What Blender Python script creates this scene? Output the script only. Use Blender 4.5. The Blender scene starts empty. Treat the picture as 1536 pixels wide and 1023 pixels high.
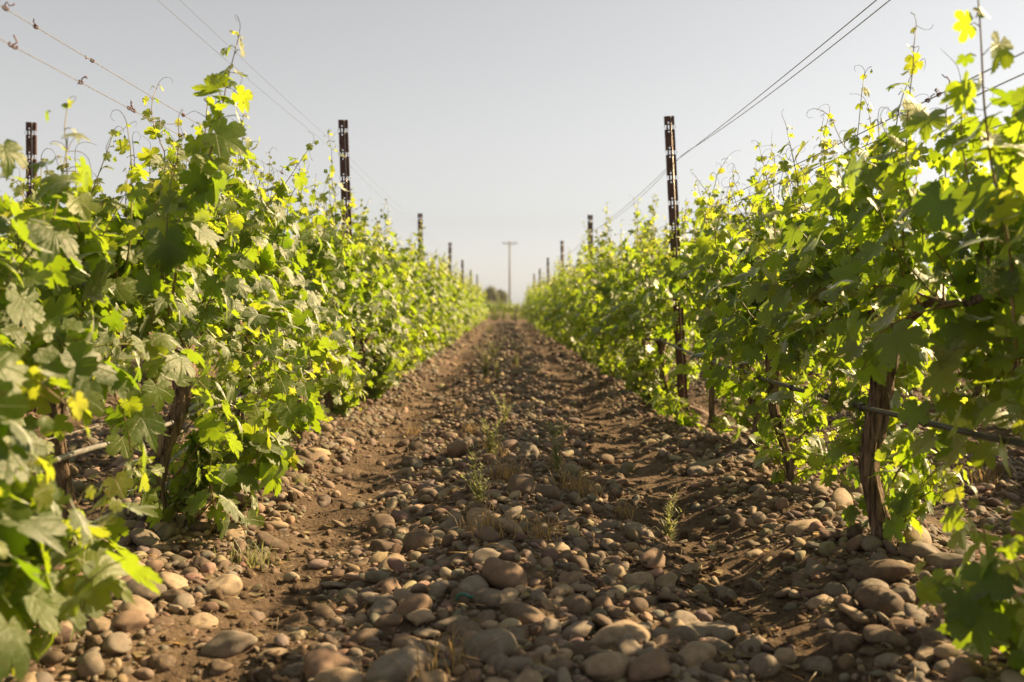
import bpy, bmesh, math, random
import numpy as np
from mathutils import Vector, Matrix

R = math.radians
random.seed(7)
rng = np.random.default_rng(7)
scene = bpy.context.scene
COL = scene.collection

# ------------------------------------------------------------------ camera
CAM_Z = 0.83
F_PX, VPX, HZY = 1500.0, 757.5, 459.0          # focal length, vanishing point and horizon in photo pixels
cam = bpy.data.cameras.new('camera')
cam.sensor_width = 36.0
cam.lens = 36.0 * F_PX / 1536.0
cam.clip_start, cam.clip_end = 0.05, 9000
cam.dof.use_dof = True
cam.dof.focus_distance = 3.8
cam.dof.aperture_fstop = 2.7
cam_o = bpy.data.objects.new('camera', cam)
COL.objects.link(cam_o)
cam_o.location = (0, 0, CAM_Z)
cam_o.rotation_euler = (R(90) - math.atan((511.5 - HZY) / F_PX), 0, -math.atan((768 - VPX) / F_PX))
scene.camera = cam_o

# ------------------------------------------------------------------ light
SUN_EL, SUN_AZ = 37.0, 18.0       # azimuth measured from +X (right) towards +Y (ahead)
world = bpy.data.worlds.new('World')
scene.world = world
world.use_nodes = True
nt = world.node_tree
nt.nodes.clear()
sky = nt.nodes.new('ShaderNodeTexSky')
sky.sky_type = 'NISHITA'
sky.sun_disc = False
sky.sun_elevation = R(SUN_EL)
sky.sun_rotation = R(90 - SUN_AZ)
sky.altitude = 0
sky.air_density, sky.dust_density, sky.ozone_density = 1.0, 0.7, 1.0
hsv = nt.nodes.new('ShaderNodeHueSaturation')
hsv.inputs['Saturation'].default_value = 0.15
bg = nt.nodes.new('ShaderNodeBackground')
bg.inputs['Strength'].default_value = 0.05
wo = nt.nodes.new('ShaderNodeOutputWorld')
nt.links.new(sky.outputs[0], hsv.inputs['Color'])
tintn = nt.nodes.new('ShaderNodeMix')
tintn.data_type, tintn.blend_type = 'RGBA', 'MULTIPLY'
tintn.inputs[0].default_value = 1.0
tintn.inputs[7].default_value = (1.0, 0.98, 0.955, 1)
nt.links.new(hsv.outputs[0], tintn.inputs[6])
nt.links.new(tintn.outputs[2], bg.inputs['Color'])
nt.links.new(bg.outputs[0], wo.inputs['Surface'])

sun = bpy.data.lights.new('sun', 'SUN')
sun.energy = 5.0
sun.angle = R(0.53)
sun.color = (1.0, 0.755, 0.44)
sun_o = bpy.data.objects.new('sun', sun)
COL.objects.link(sun_o)
sv = Vector((math.cos(R(SUN_EL)) * math.cos(R(SUN_AZ)), math.cos(R(SUN_EL)) * math.sin(R(SUN_AZ)), math.sin(R(SUN_EL))))
sun_o.rotation_euler = sv.to_track_quat('Z', 'Y').to_euler()
sun_o.location = sv * 50

vs = scene.view_settings
vs.view_transform = 'Standard'
vs.look = 'None'
vs.exposure = 1.45
vs.gamma = 1.0
scene.cycles.use_denoising = True
scene.cycles.max_bounces = 8
scene.cycles.transmission_bounces = 6
scene.cycles.diffuse_bounces = 4
scene.cycles.glossy_bounces = 3
scene.cycles.caustics_reflective = False
scene.cycles.sample_clamp_indirect = 6.0

# ------------------------------------------------------------------ helpers: mesh building
class MB:
    """collects vertices and triangles, links them as ONE mesh object"""
    def __init__(s):
        s.V, s.T, s.M, s.A, s.n = [], [], [], [], 0

    def add(s, v, t, mat=0, attr=None):
        v = np.asarray(v, dtype=np.float64).reshape(-1, 3)
        t = np.asarray(t, dtype=np.int64).reshape(-1, 3)
        s.V.append(v)
        s.T.append(t + s.n)
        s.M.append(np.full(len(t), mat, dtype=np.int32))
        s.A.append(np.zeros((len(v), 3)) if attr is None else np.asarray(attr, dtype=np.float64).reshape(-1, 3))
        s.n += len(v)

    def mesh(s, name, mats, smooth=True):
        me = bpy.data.meshes.new(name)
        if s.n:
            V, T, M, A = np.concatenate(s.V), np.concatenate(s.T), np.concatenate(s.M), np.concatenate(s.A)
            me.vertices.add(len(V))
            me.vertices.foreach_set('co', V.astype(np.float32).ravel())
            me.loops.add(T.size)
            me.loops.foreach_set('vertex_index', T.astype(np.int32).ravel())
            me.polygons.add(len(T))
            me.polygons.foreach_set('loop_start', np.arange(0, T.size, 3, dtype=np.int32))
            for m in mats:
                me.materials.append(m)
            me.polygons.foreach_set('material_index', M)
            me.polygons.foreach_set('use_smooth', np.full(len(T), smooth, dtype=bool))
            at = me.attributes.new('data', 'FLOAT_VECTOR', 'POINT')
            at.data.foreach_set('vector', A.astype(np.float32).ravel())
            me.update(calc_edges=True)
            me.validate()
        return me

    def build(s, name, mats, parent=None, smooth=True):
        if not isinstance(mats, (list, tuple)):
            mats = [mats]
        return link(name, s.mesh(name, mats, smooth), parent)


def link(name, data, parent=None):
    o = bpy.data.objects.new(name, data)
    COL.objects.link(o)
    if parent is not None:
        o.parent = parent
    return o


def tag(o, label=None, cat=None, group=None, kind=None):
    for k, v in (('label', label), ('category', cat), ('group', group), ('kind', kind)):
        if v:
            o[k] = v
    return o


def thing(name, label, cat, loc=(0, 0, 0), rz=0, group=None):
    o = bpy.data.objects.new(name, None)
    o.empty_display_size = 0.1
    COL.objects.link(o)
    o.location = loc
    o.rotation_euler = (0, 0, rz)
    return tag(o, label, cat, group)


def copy_tree(o, parent=None):
    c = o.copy()
    COL.objects.link(c)
    if parent is not None:
        c.parent = parent
    for ch in list(o.children):
        copy_tree(ch, c)
    return c


def norm(a):
    a = np.asarray(a, dtype=np.float64)
    return a / np.maximum(np.linalg.norm(a, axis=-1, keepdims=True), 1e-9)


def tube(pts, rad, sides=6, cap=True, rfun=None):
    """a tapering tube along a polyline"""
    P = np.asarray(pts, dtype=np.float64)
    n = len(P)
    rad = np.broadcast_to(np.asarray(rad, dtype=np.float64), (n,))
    T = norm(np.gradient(P, axis=0))
    ref = np.array([0, 0, 1.0]) if abs(T[0][2]) < 0.9 else np.array([1.0, 0, 0])
    a = norm(np.cross(T[0], ref))
    V = np.zeros((n, sides, 3))
    ang = np.linspace(0, 2 * np.pi, sides, endpoint=False)
    for i in range(n):
        a = norm(a - T[i] * np.dot(a, T[i]))
        b = np.cross(T[i], a)
        r = rad[i] * (np.ones(sides) if rfun is None else rfun(ang, i))
        V[i] = P[i] + (np.cos(ang) * r)[:, None] * a + (np.sin(ang) * r)[:, None] * b
    i, j = np.meshgrid(np.arange(n - 1), np.arange(sides), indexing='ij')
    p0 = (i * sides + j).ravel()
    p1 = (i * sides + (j + 1) % sides).ravel()
    p2, p3 = p1 + sides, p0 + sides
    F = np.concatenate([np.stack([p0, p1, p2], 1), np.stack([p0, p2, p3], 1)])
    V = V.reshape(-1, 3)
    if cap:
        V = np.concatenate([V, P[:1], P[-1:]])
        k = np.arange(sides)
        c0, c1 = n * sides, n * sides + 1
        F = np.concatenate([F, np.stack([np.full(sides, c0), (k + 1) % sides, k], 1),
                            np.stack([np.full(sides, c1), (n - 1) * sides + k, (n - 1) * sides + (k + 1) % sides], 1)])
    return V, F


def hash2(ix, iy, seed):
    h = (ix.astype(np.int64) * 374761393 + iy.astype(np.int64) * 668265263 + seed * 974711) & 0xFFFFFFFF
    h = ((h ^ (h >> 13)) * 1274126177) & 0xFFFFFFFF
    h = (h ^ (h >> 16)) & 0xFFFF
    return h / 65535.0 - 0.5


def vnoise(x, y, freq, seed):
    x, y = np.asarray(x, dtype=np.float64) * freq, np.asarray(y, dtype=np.float64) * freq
    ix, iy = np.floor(x), np.floor(y)
    fx, fy = x - ix, y - iy
    fx, fy = fx * fx * (3 - 2 * fx), fy * fy * (3 - 2 * fy)
    a, b = hash2(ix, iy, seed), hash2(ix + 1, iy, seed)
    c, d = hash2(ix, iy + 1, seed), hash2(ix + 1, iy + 1, seed)
    return (a * (1 - fx) + b * fx) * (1 - fy) + (c * (1 - fx) + d * fx) * fy


ROW = 1.2                                         # half the distance between two rows
ROW_END = 48.0


def ground_z(x, y):
    x, y = np.asarray(x, dtype=np.float64), np.asarray(y, dtype=np.float64)
    q = np.abs(((x + 2 * ROW + ROW) % (2 * ROW)))     # 0 at a row
    q = np.minimum(q, 2 * ROW - q)                    # distance to nearest row
    m = ROW - q                                       # distance to alley middle
    near = np.clip((ROW_END + 3 - y) / 4, 0, 1) * np.clip((14 - np.abs(x)) / 4, 0, 1)
    z = 0.048 * np.exp(-(q / 0.26) ** 2) + 0.080 * np.exp(-(m / 0.27) ** 2) - 0.035 * np.exp(-((m - 0.70) / 0.16) ** 2)
    z = z * near * (1 + 0.9 * vnoise(x, y, 0.9, 3))
    fine = np.clip((16 - y) / 6, 0, 1) * near
    z = z + near * (0.045 * vnoise(x, y, 1.3, 11) + 0.055 * vnoise(x, y, 3.7, 12))
    z = z + fine * (0.030 * vnoise(x, y, 9, 13) + 0.016 * vnoise(x, y, 21, 14))
    return z


def unproject(px, py, z=0.0):
    """photo pixel -> point on the ground (used once, to read positions off the photograph)"""
    for _ in range(4):
        Y = (CAM_Z - z) * F_PX / max(py - HZY, 1.0)
        X = (px - VPX) * Y / F_PX
        z = float(ground_z(X, Y))
    return X, Y, z


# ------------------------------------------------------------------ helpers: materials
def new_mat(name):
    m = bpy.data.materials.new(name)
    m.use_nodes = True
    t = m.node_tree
    t.nodes.clear()
    out = t.nodes.new('ShaderNodeOutputMaterial')
    return m, t, out


def nd(t, typ, **kw):
    n = t.nodes.new(typ)
    for k, v in kw.items():
        if k in n.inputs.keys():
            n.inputs[k].default_value = v
        else:
            setattr(n, k, v)
    return n


def ramp(t, fac, stops):
    r = t.nodes.new('ShaderNodeValToRGB')
    e = r.color_ramp.elements
    while len(e) < len(stops):
        e.new(0.5)
    for el, (p, c) in zip(e, stops):
        el.position = p
        el.color = (*c, 1)
    t.links.new(fac, r.inputs[0])
    return r.outputs[0]


def math_n(t, op, a, b=None):
    n = t.nodes.new('ShaderNodeMath')
    n.operation = op
    for i, v in enumerate((a, b)):
        if v is None:
            continue
        if isinstance(v, (int, float)):
            n.inputs[i].default_value = v
        else:
            t.links.new(v, n.inputs[i])
    return n.outputs[0]


def mix_col(t, fac, a, b, blend='MIX'):
    n = t.nodes.new('ShaderNodeMix')
    n.data_type = 'RGBA'
    n.blend_type = blend
    for sock, v in ((n.inputs[0], fac), (n.inputs[6], a), (n.inputs[7], b)):
        if isinstance(v, (int, float)):
            sock.default_value = v
        elif isinstance(v, tuple):
            sock.default_value = (*v, 1)
        else:
            t.links.new(v, sock)
    return n.outputs[2]


def noise(t, scale, detail=4, rough=0.6, vec=None, dist=0.0):
    n = nd(t, 'ShaderNodeTexNoise')
    n.inputs['Scale'].default_value = scale
    n.inputs['Detail'].default_value = detail
    n.inputs['Roughness'].default_value = rough
    n.inputs['Distortion'].default_value = dist
    if vec is not None:
        t.links.new(vec, n.inputs['Vector'])
    return n.outputs['Fac']


def bump(t, h, strength=0.3, dist=0.01):
    b = nd(t, 'ShaderNodeBump')
    b.inputs['Strength'].default_value = strength
    b.inputs['Distance'].default_value = dist
    t.links.new(h, b.inputs['Height'])
    return b.outputs[0]


def scaled_coord(t, scale, kind='Object'):
    tc = nd(t, 'ShaderNodeTexCoord')
    mp = nd(t, 'ShaderNodeMapping')
    mp.inputs['Scale'].default_value = scale
    t.links.new(tc.outputs[kind], mp.inputs[0])
    return mp.outputs[0]


def principled(t, out, color, rough=0.8, normal=None, metal=0.0, spec=0.5):
    p = nd(t, 'ShaderNodeBsdfPrincipled')
    if isinstance(color, tuple):
        p.inputs['Base Color'].default_value = (*color, 1)
    else:
        t.links.new(color, p.inputs['Base Color'])
    if isinstance(rough, (int, float)):
        p.inputs['Roughness'].default_value = rough
    else:
        t.links.new(rough, p.inputs['Roughness'])
    p.inputs['Metallic'].default_value = metal
    p.inputs['Specular IOR Level'].default_value = spec
    if normal is not None:
        t.links.new(normal, p.inputs['Normal'])
    if out is not None:
        t.links.new(p.outputs[0], out.inputs['Surface'])
    return p


def leaf_material(name, stops_top, under, trans_stops, rough=0.52, veins=True):
    m, t, out = new_mat(name)
    at = nd(t, 'ShaderNodeAttribute', attribute_name='data')
    sep = nd(t, 'ShaderNodeSeparateXYZ')
    t.links.new(at.outputs['Vector'], sep.inputs[0])
    u, v, tint = sep.outputs
    top = ramp(t, tint, stops_top)
    tr = ramp(t, tint, trans_stops)
    nz = noise(t, 30, 3, 0.6)
    top = mix_col(t, math_n(t, 'MULTIPLY', nz, 0.35), top, (0.10, 0.12, 0.02))
    spot = math_n(t, 'MULTIPLY', math_n(t, 'GREATER_THAN', noise(t, 62, 2, 0.5), 0.69), 0.7)
    top = mix_col(t, spot, top, (0.13, 0.08, 0.03))
    tr = mix_col(t, spot, tr, (0.16, 0.08, 0.02))
    nrm = None
    if veins:
        ang = math_n(t, 'ABSOLUTE', math_n(t, 'ARCTAN2', u, math_n(t, 'ADD', v, 0.0)))
        rad = math_n(t, 'SQRT', math_n(t, 'ADD', math_n(t, 'MULTIPLY', u, u), math_n(t, 'MULTIPLY', v, v)))
        d = None
        for a0 in (0.0, 0.86, 1.9):
            di = math_n(t, 'ABSOLUTE', math_n(t, 'SUBTRACT', ang, a0))
            d = di if d is None else math_n(t, 'MINIMUM', d, di)
        d = math_n(t, 'MULTIPLY', d, rad)
        w = math_n(t, 'SUBTRACT', 1.0, math_n(t, 'MINIMUM', math_n(t, 'DIVIDE', d, 0.022), 1.0))
        top = mix_col(t, math_n(t, 'MULTIPLY', w, 0.55), top, (0.20, 0.24, 0.06))
        tr = mix_col(t, math_n(t, 'MULTIPLY', w, 0.5), tr, (0.30, 0.36, 0.05))
        hgt = math_n(t, 'ADD', math_n(t, 'MULTIPLY', w, -0.6), noise(t, 85, 3, 0.5))
        nrm = bump(t, hgt, 0.55, 0.004)
    geo = nd(t, 'ShaderNodeNewGeometry')
    col = mix_col(t, geo.outputs['Backfacing'], top, under)
    df = nd(t, 'ShaderNodeBsdfDiffuse')
    t.links.new(col, df.inputs[0])
    tl = nd(t, 'ShaderNodeBsdfTranslucent')
    t.links.new(tr, tl.inputs[0])
    gl = nd(t, 'ShaderNodeBsdfGlossy')
    gl.inputs['Color'].default_value = (0.97, 0.95, 0.86, 1)
    gl.inputs['Roughness'].default_value = rough
    fr = nd(t, 'ShaderNodeFresnel')
    fr.inputs['IOR'].default_value = 1.45
    if nrm is not None:
        for n_ in (df, gl):
            t.links.new(nrm, n_.inputs['Normal'])
    mx = nd(t, 'ShaderNodeMixShader')
    mx.inputs[0].default_value = 0.60
    t.links.new(df.outputs[0], mx.inputs[1])
    t.links.new(tl.outputs[0], mx.inputs[2])
    gloss = math_n(t, 'MULTIPLY', fr.outputs[0], math_n(t, 'SUBTRACT', 1.0, math_n(t, 'MULTIPLY', geo.outputs['Backfacing'], 0.80)))
    gloss = math_n(t, 'MULTIPLY', gloss, 0.85)
    if rough > 0.57:
        gloss = math_n(t, 'MULTIPLY', gloss, 0.4)
    mx2 = nd(t, 'ShaderNodeMixShader')
    t.links.new(gloss, mx2.inputs[0])
    t.links.new(mx.outputs[0], mx2.inputs[1])
    t.links.new(gl.outputs[0], mx2.inputs[2])
    t.links.new(mx2.outputs[0], out.inputs['Surface'])
    return m


M = {}
GREEN = [(0.0, (0.034, 0.060, 0.007)), (0.5, (0.068, 0.105, 0.010)), (0.85, (0.12, 0.155, 0.016)), (1.0, (0.16, 0.18, 0.025))]
TRANS = [(0.0, (0.22, 0.37, 0.008)), (0.5, (0.41, 0.55, 0.014)), (0.85, (0.64, 0.69, 0.035)), (1.0, (0.70, 0.71, 0.06))]
M['leaf'] = leaf_material('vine_leaf', GREEN, (0.11, 0.145, 0.06), TRANS)
M['leaf_far'] = leaf_material('vine_leaf_distant', GREEN, (0.12, 0.15, 0.075), TRANS, veins=False)
M['weed'] = leaf_material('weed_leaf', [(0, (0.11, 0.14, 0.05)), (1, (0.26, 0.27, 0.13))], (0.19, 0.20, 0.10),
                          [(0, (0.32, 0.36, 0.08)), (1, (0.55, 0.50, 0.20))], 0.6, False)
M['straw'] = leaf_material('dry_straw', [(0, (0.26, 0.17, 0.08)), (1, (0.52, 0.38, 0.19))], (0.36, 0.25, 0.12),
                           [(0, (0.35, 0.22, 0.08)), (1, (0.55, 0.38, 0.16))], 0.7, False)
M['tree_leaf'] = leaf_material('tree_leaf', [(0, (0.035, 0.05, 0.02)), (1, (0.075, 0.095, 0.035))], (0.07, 0.09, 0.05),
                               [(0, (0.10, 0.13, 0.03)), (1, (0.2, 0.22, 0.05))], 0.6, False)


def make_bark(name, dark, light, sc=(70, 70, 9)):
    m, t, out = new_mat(name)
    vec = scaled_coord(t, sc)
    n1 = noise(t, 1.0, 6, 0.65, vec, 0.6)
    n2 = noise(t, 14, 3, 0.5)
    f = math_n(t, 'ADD', math_n(t, 'MULTIPLY', n1, 0.75), math_n(t, 'MULTIPLY', n2, 0.25))
    c = ramp(t, f, [(0.40, dark), (0.50, tuple((a + b) / 2 for a, b in zip(dark, light))), (0.62, light)])
    principled(t, out, c, 0.85, bump(t, n1, 1.0, 0.02), 0, 0.2)
    return m


M['bark'] = make_bark('old_vine_bark', (0.045, 0.029, 0.020), (0.31, 0.215, 0.145))
M['tree_bark'] = make_bark('tree_bark', (0.06, 0.05, 0.04), (0.17, 0.14, 0.11), (6, 6, 1))
M['pole_wood'] = make_bark('weathered_pole_wood', (0.19, 0.17, 0.145), (0.35, 0.32, 0.28), (20, 20, 1))


def make_simple(name, c1, c2, scale, rough=0.6, metal=0.0, spec=0.5, bstr=0.2):
    m, t, out = new_mat(name)
    n = noise(t, scale, 5, 0.6, scaled_coord(t, (1, 1, 1)))
    principled(t, out, ramp(t, n, [(0.35, c1), (0.68, c2)]), rough, bump(t, n, bstr, 0.003), metal, spec)
    return m


M['cane'] = make_simple('green_cane', (0.13, 0.15, 0.03), (0.24, 0.17, 0.06), 30, 0.5)
M['cane_red'] = make_simple('reddish_cane', (0.22, 0.10, 0.05), (0.20, 0.18, 0.05), 25, 0.5)
M['soft_tendril'] = make_simple('soft_tendril', (0.10, 0.10, 0.03), (0.16, 0.09, 0.04), 30, 0.9, 0, 0.1)
M['rust'] = make_simple('rusty_steel', (0.050, 0.022, 0.016), (0.115, 0.055, 0.038), 38, 0.62, 0.35)
M['bright_steel'] = make_simple('lit_edge_and_wire_steel', (0.34, 0.28, 0.23), (0.55, 0.48, 0.40), 60, 0.38, 0.7)  # pale steel; its tone also paints the sunlit edge onto the post rib
M['wire'] = make_simple('galvanised_wire', (0.22, 0.20, 0.18), (0.38, 0.35, 0.32), 40, 0.4, 0.7)
M['hose'] = make_simple('drip_hose_plastic', (0.03, 0.028, 0.026), (0.07, 0.063, 0.057), 22, 0.42)
M['hose_dusty'] = make_simple('dusty_hose_plastic', (0.15, 0.14, 0.125), (0.26, 0.235, 0.21), 22, 0.42)
M['tendril'] = make_simple('dried_tendril', (0.09, 0.035, 0.025), (0.20, 0.09, 0.06), 60, 0.7)
M['flower'] = make_simple('green_flower_buds', (0.22, 0.24, 0.05), (0.36, 0.36, 0.10), 90, 0.6)
M['plastic_green'] = make_simple('faded_green_plastic', (0.01, 0.10, 0.07), (0.02, 0.16, 0.11), 40, 0.45)
M['ceramic'] = make_simple('glazed_insulator', (0.25, 0.23, 0.2), (0.4, 0.38, 0.34), 10, 0.3)


def make_soil():
    m, t, out = new_mat('dry_soil')
    tc = nd(t, 'ShaderNodeTexCoord')
    g = tc.outputs['Object']
    big = noise(t, 1.1, 4, 0.55, g)
    mid = noise(t, 9, 6, 0.65, g)
    fine = noise(t, 75, 5, 0.7, g)
    f = math_n(t, 'ADD', math_n(t, 'ADD', math_n(t, 'MULTIPLY', big, 0.35), math_n(t, 'MULTIPLY', mid, 0.35)), math_n(t, 'MULTIPLY', fine, 0.30))
    c = ramp(t, f, [(0.33, (0.050, 0.032, 0.020)), (0.5, (0.108, 0.073, 0.046)), (0.66, (0.215, 0.152, 0.098))])
    vo = nd(t, 'ShaderNodeTexVoronoi')
    vo.inputs['Scale'].default_value = 60
    t.links.new(g, vo.inputs['Vector'])
    peb = math_n(t, 'SUBTRACT', 0.55, vo.outputs['Distance'])
    h = math_n(t, 'ADD', math_n(t, 'ADD', fine, math_n(t, 'MULTIPLY', mid, 1.5)), math_n(t, 'MULTIPLY', peb, 0.6))
    principled(t, out, c, 0.95, bump(t, h, 0.8, 0.012), 0, 0.15)
    return m


M['soil'] = make_soil()


def make_stone(name, c1, c2):
    m, t, out = new_mat(name)
    tc = nd(t, 'ShaderNodeTexCoord')
    oi = nd(t, 'ShaderNodeObjectInfo')
    mp = nd(t, 'ShaderNodeVectorMath', operation='ADD')
    t.links.new(tc.outputs['Object'], mp.inputs[0])
    t.links.new(oi.outputs['Random'], mp.inputs[1])
    g = mp.outputs[0]
    n1 = noise(t, 1.6, 5, 0.6, g)
    n2 = noise(t, 11, 5, 0.7, g)
    f = math_n(t, 'ADD', math_n(t, 'MULTIPLY', n1, 0.6), math_n(t, 'MULTIPLY', n2, 0.4))
    f = math_n(t, 'ADD', f, math_n(t, 'MULTIPLY', math_n(t, 'SUBTRACT', oi.outputs['Random'], 0.5), 0.16))
    c = ramp(t, f, [(0.36, c1), (0.64, c2)])
    spk = noise(t, 34, 2, 0.5, g)
    c = mix_col(t, math_n(t, 'MULTIPLY', math_n(t, 'GREATER_THAN', spk, 0.64), 0.45), c, tuple(v * 0.45 for v in c1))
    # soil dust in blotches
    dn = noise(t, 2.6, 4, 0.65, g)
    c = mix_col(t, math_n(t, 'MULTIPLY', math_n(t, 'GREATER_THAN', dn, 0.56), 0.35), c, (0.22, 0.15, 0.095))
    principled(t, out, c, 0.78, bump(t, n2, 0.25, 0.05), 0, 0.3)
    return m


STONE_COL = {'grey': ((0.120, 0.096, 0.071), (0.235, 0.190, 0.142)), 'tan': ((0.21, 0.152, 0.096), (0.39, 0.29, 0.188)),
             'brown': ((0.085, 0.058, 0.039), (0.165, 0.116, 0.078)), 'reddish': ((0.15, 0.095, 0.062), (0.25, 0.168, 0.113))}
for k, (a, b) in STONE_COL.items():
    M['stone_' + k] = make_stone(k + '_river_stone', a, b)


def make_gravel():
    m, t, out = new_mat('mixed_river_gravel')
    at = nd(t, 'ShaderNodeAttribute', attribute_name='data')
    tc = nd(t, 'ShaderNodeTexCoord')
    n2 = noise(t, 55, 5, 0.7, tc.outputs['Object'])
    n1 = noise(t, 14, 4, 0.6, tc.outputs['Object'])
    c = mix_col(t, math_n(t, 'MULTIPLY', n2, 0.55), at.outputs['Color'], (0.12, 0.085, 0.058))
    c = mix_col(t, math_n(t, 'MULTIPLY', math_n(t, 'GREATER_THAN', n1, 0.58), 0.35), c, (0.22, 0.15, 0.095))
    principled(t, out, c, 0.8, bump(t, n2, 0.3, 0.006), 0, 0.3)
    return m


M['gravel'] = make_gravel()

# ------------------------------------------------------------------ ground: one sheet to the horizon
def grow(start, step, ratio, end):
    v, s = [start], step
    while abs(v[-1]) < end:
        s *= ratio
        v.append(v[-1] + s)
    return v


xs_p = list(np.arange(0, 2.31, 0.024)) + grow(2.33, 0.03, 1.12, 4000)
xs = np.array([-v for v in xs_p[:0:-1]] + xs_p)
ys = np.array(list(-np.array(grow(1.0, 0.08, 1.25, 400))[::-1]) + list(np.arange(-0.9, 1.4, 0.08)) + list(np.arange(1.42, 8.0, 0.024)) + grow(8.02, 0.027, 1.022, 7000))
GX, GY = np.meshgrid(xs, ys, indexing='xy')
GZ = ground_z(GX, GY)
nx, ny = len(xs), len(ys)
i, j = np.meshgrid(np.arange(ny - 1), np.arange(nx - 1), indexing='ij')
a = (i * nx + j).ravel()
gm = MB()
gm.add(np.stack([GX.ravel(), GY.ravel(), GZ.ravel()], 1),
       np.concatenate([np.stack([a, a + 1, a + nx + 1], 1), np.stack([a, a + nx + 1, a + nx], 1)]))
tag(gm.build('ground', M['soil']), 'dry brown stony soil of the vineyard floor', 'ground', kind='structure')

# ------------------------------------------------------------------ stones
def ico(sub):
    bm = bmesh.new()
    bmesh.ops.create_icosphere(bm, subdivisions=sub, radius=1.0)
    v = np.array([x.co[:] for x in bm.verts])
    f = np.array([[x.index for x in p.verts] for p in bm.faces])
    bm.free()
    return v, f


def lump(v, g, amp):
    """a riverworn lump: smooth low-order swells and a few blunt facets"""
    r = np.ones(len(v))
    for _ in range(4):
        k = norm(g.normal(size=3)) * g.uniform(1.2, 2.6)
        r += amp * np.cos(v @ k + g.uniform(0, 6.28)) * 0.5
    for _ in range(3):
        k = norm(g.normal(size=3))
        d = v @ k
        lim = g.uniform(0.55, 0.86)
        r = np.where(d > lim, r * (1 - g.uniform(0.6, 1.0) * (d - lim) / np.maximum(d, 1e-3)), r)
    for _ in range(5):
        k = norm(g.normal(size=3)) * g.uniform(4, 8)
        r += 0.022 * np.cos(v @ k + g.uniform(0, 6.28))
    return v * r[:, None]


SHAPES = {'round': (1.0, 0.93, 0.82), 'oval': (1.25, 0.92, 0.70), 'flat': (1.22, 1.0, 0.46), 'long': (1.65, 0.82, 0.62)}
g_st = np.random.default_rng(21)
V3, F3 = ico(4)
STONE_MESH = {}
for sh, sc in SHAPES.items():
    STONE_MESH[sh] = []
    for k in range(9):
        b = MB()
        b.add(lump(V3, g_st, (0.24, 0.34, 0.44)[k % 3]) * np.array(sc), F3)
        STONE_MESH[sh].append(b.mesh('river_stone', [M['stone_grey']]))


def zone_of(x):
    if abs(x) < 0.46:
        return 'ridge'
    if abs(x) < 0.92:
        return 'left track' if x < 0 else 'right track'
    if abs(x) < 1.75:
        return 'left row' if x < 0 else 'right row'
    return 'beyond left' if x < 0 else 'beyond right'


stones = []                                         # (x, y, z, radius, shape, colour, yaw, tiltx, tilty)
cells = {}
CS = 0.16


def near_ok(x, y, r, f):
    cx, cy = int(math.floor(x / CS)), int(math.floor(y / CS))
    for ii in (-1, 0, 1):
        for jj in (-1, 0, 1):
            for (sx, sy, sr) in cells.get((cx + ii, cy + jj), ()):
                d = f * (r + sr)
                if (sx - x) ** 2 + (sy - y) ** 2 < d * d:
                    return False
    return True


def put(x, y, r, shape, colour, yaw=None, sink=0.0, tilt=0.35):
    cells.setdefault((int(math.floor(x / CS)), int(math.floor(y / CS))), []).append((x, y, r))
    hz = SHAPES[shape][2] * r
    z = float(ground_z(x, y)) + hz * (0.34 - sink)
    stones.append((x, y, z, r, shape, colour, random.uniform(0, 6.28) if yaw is None else yaw,
                   random.uniform(-tilt, tilt), random.uniform(-tilt, tilt)))


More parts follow.
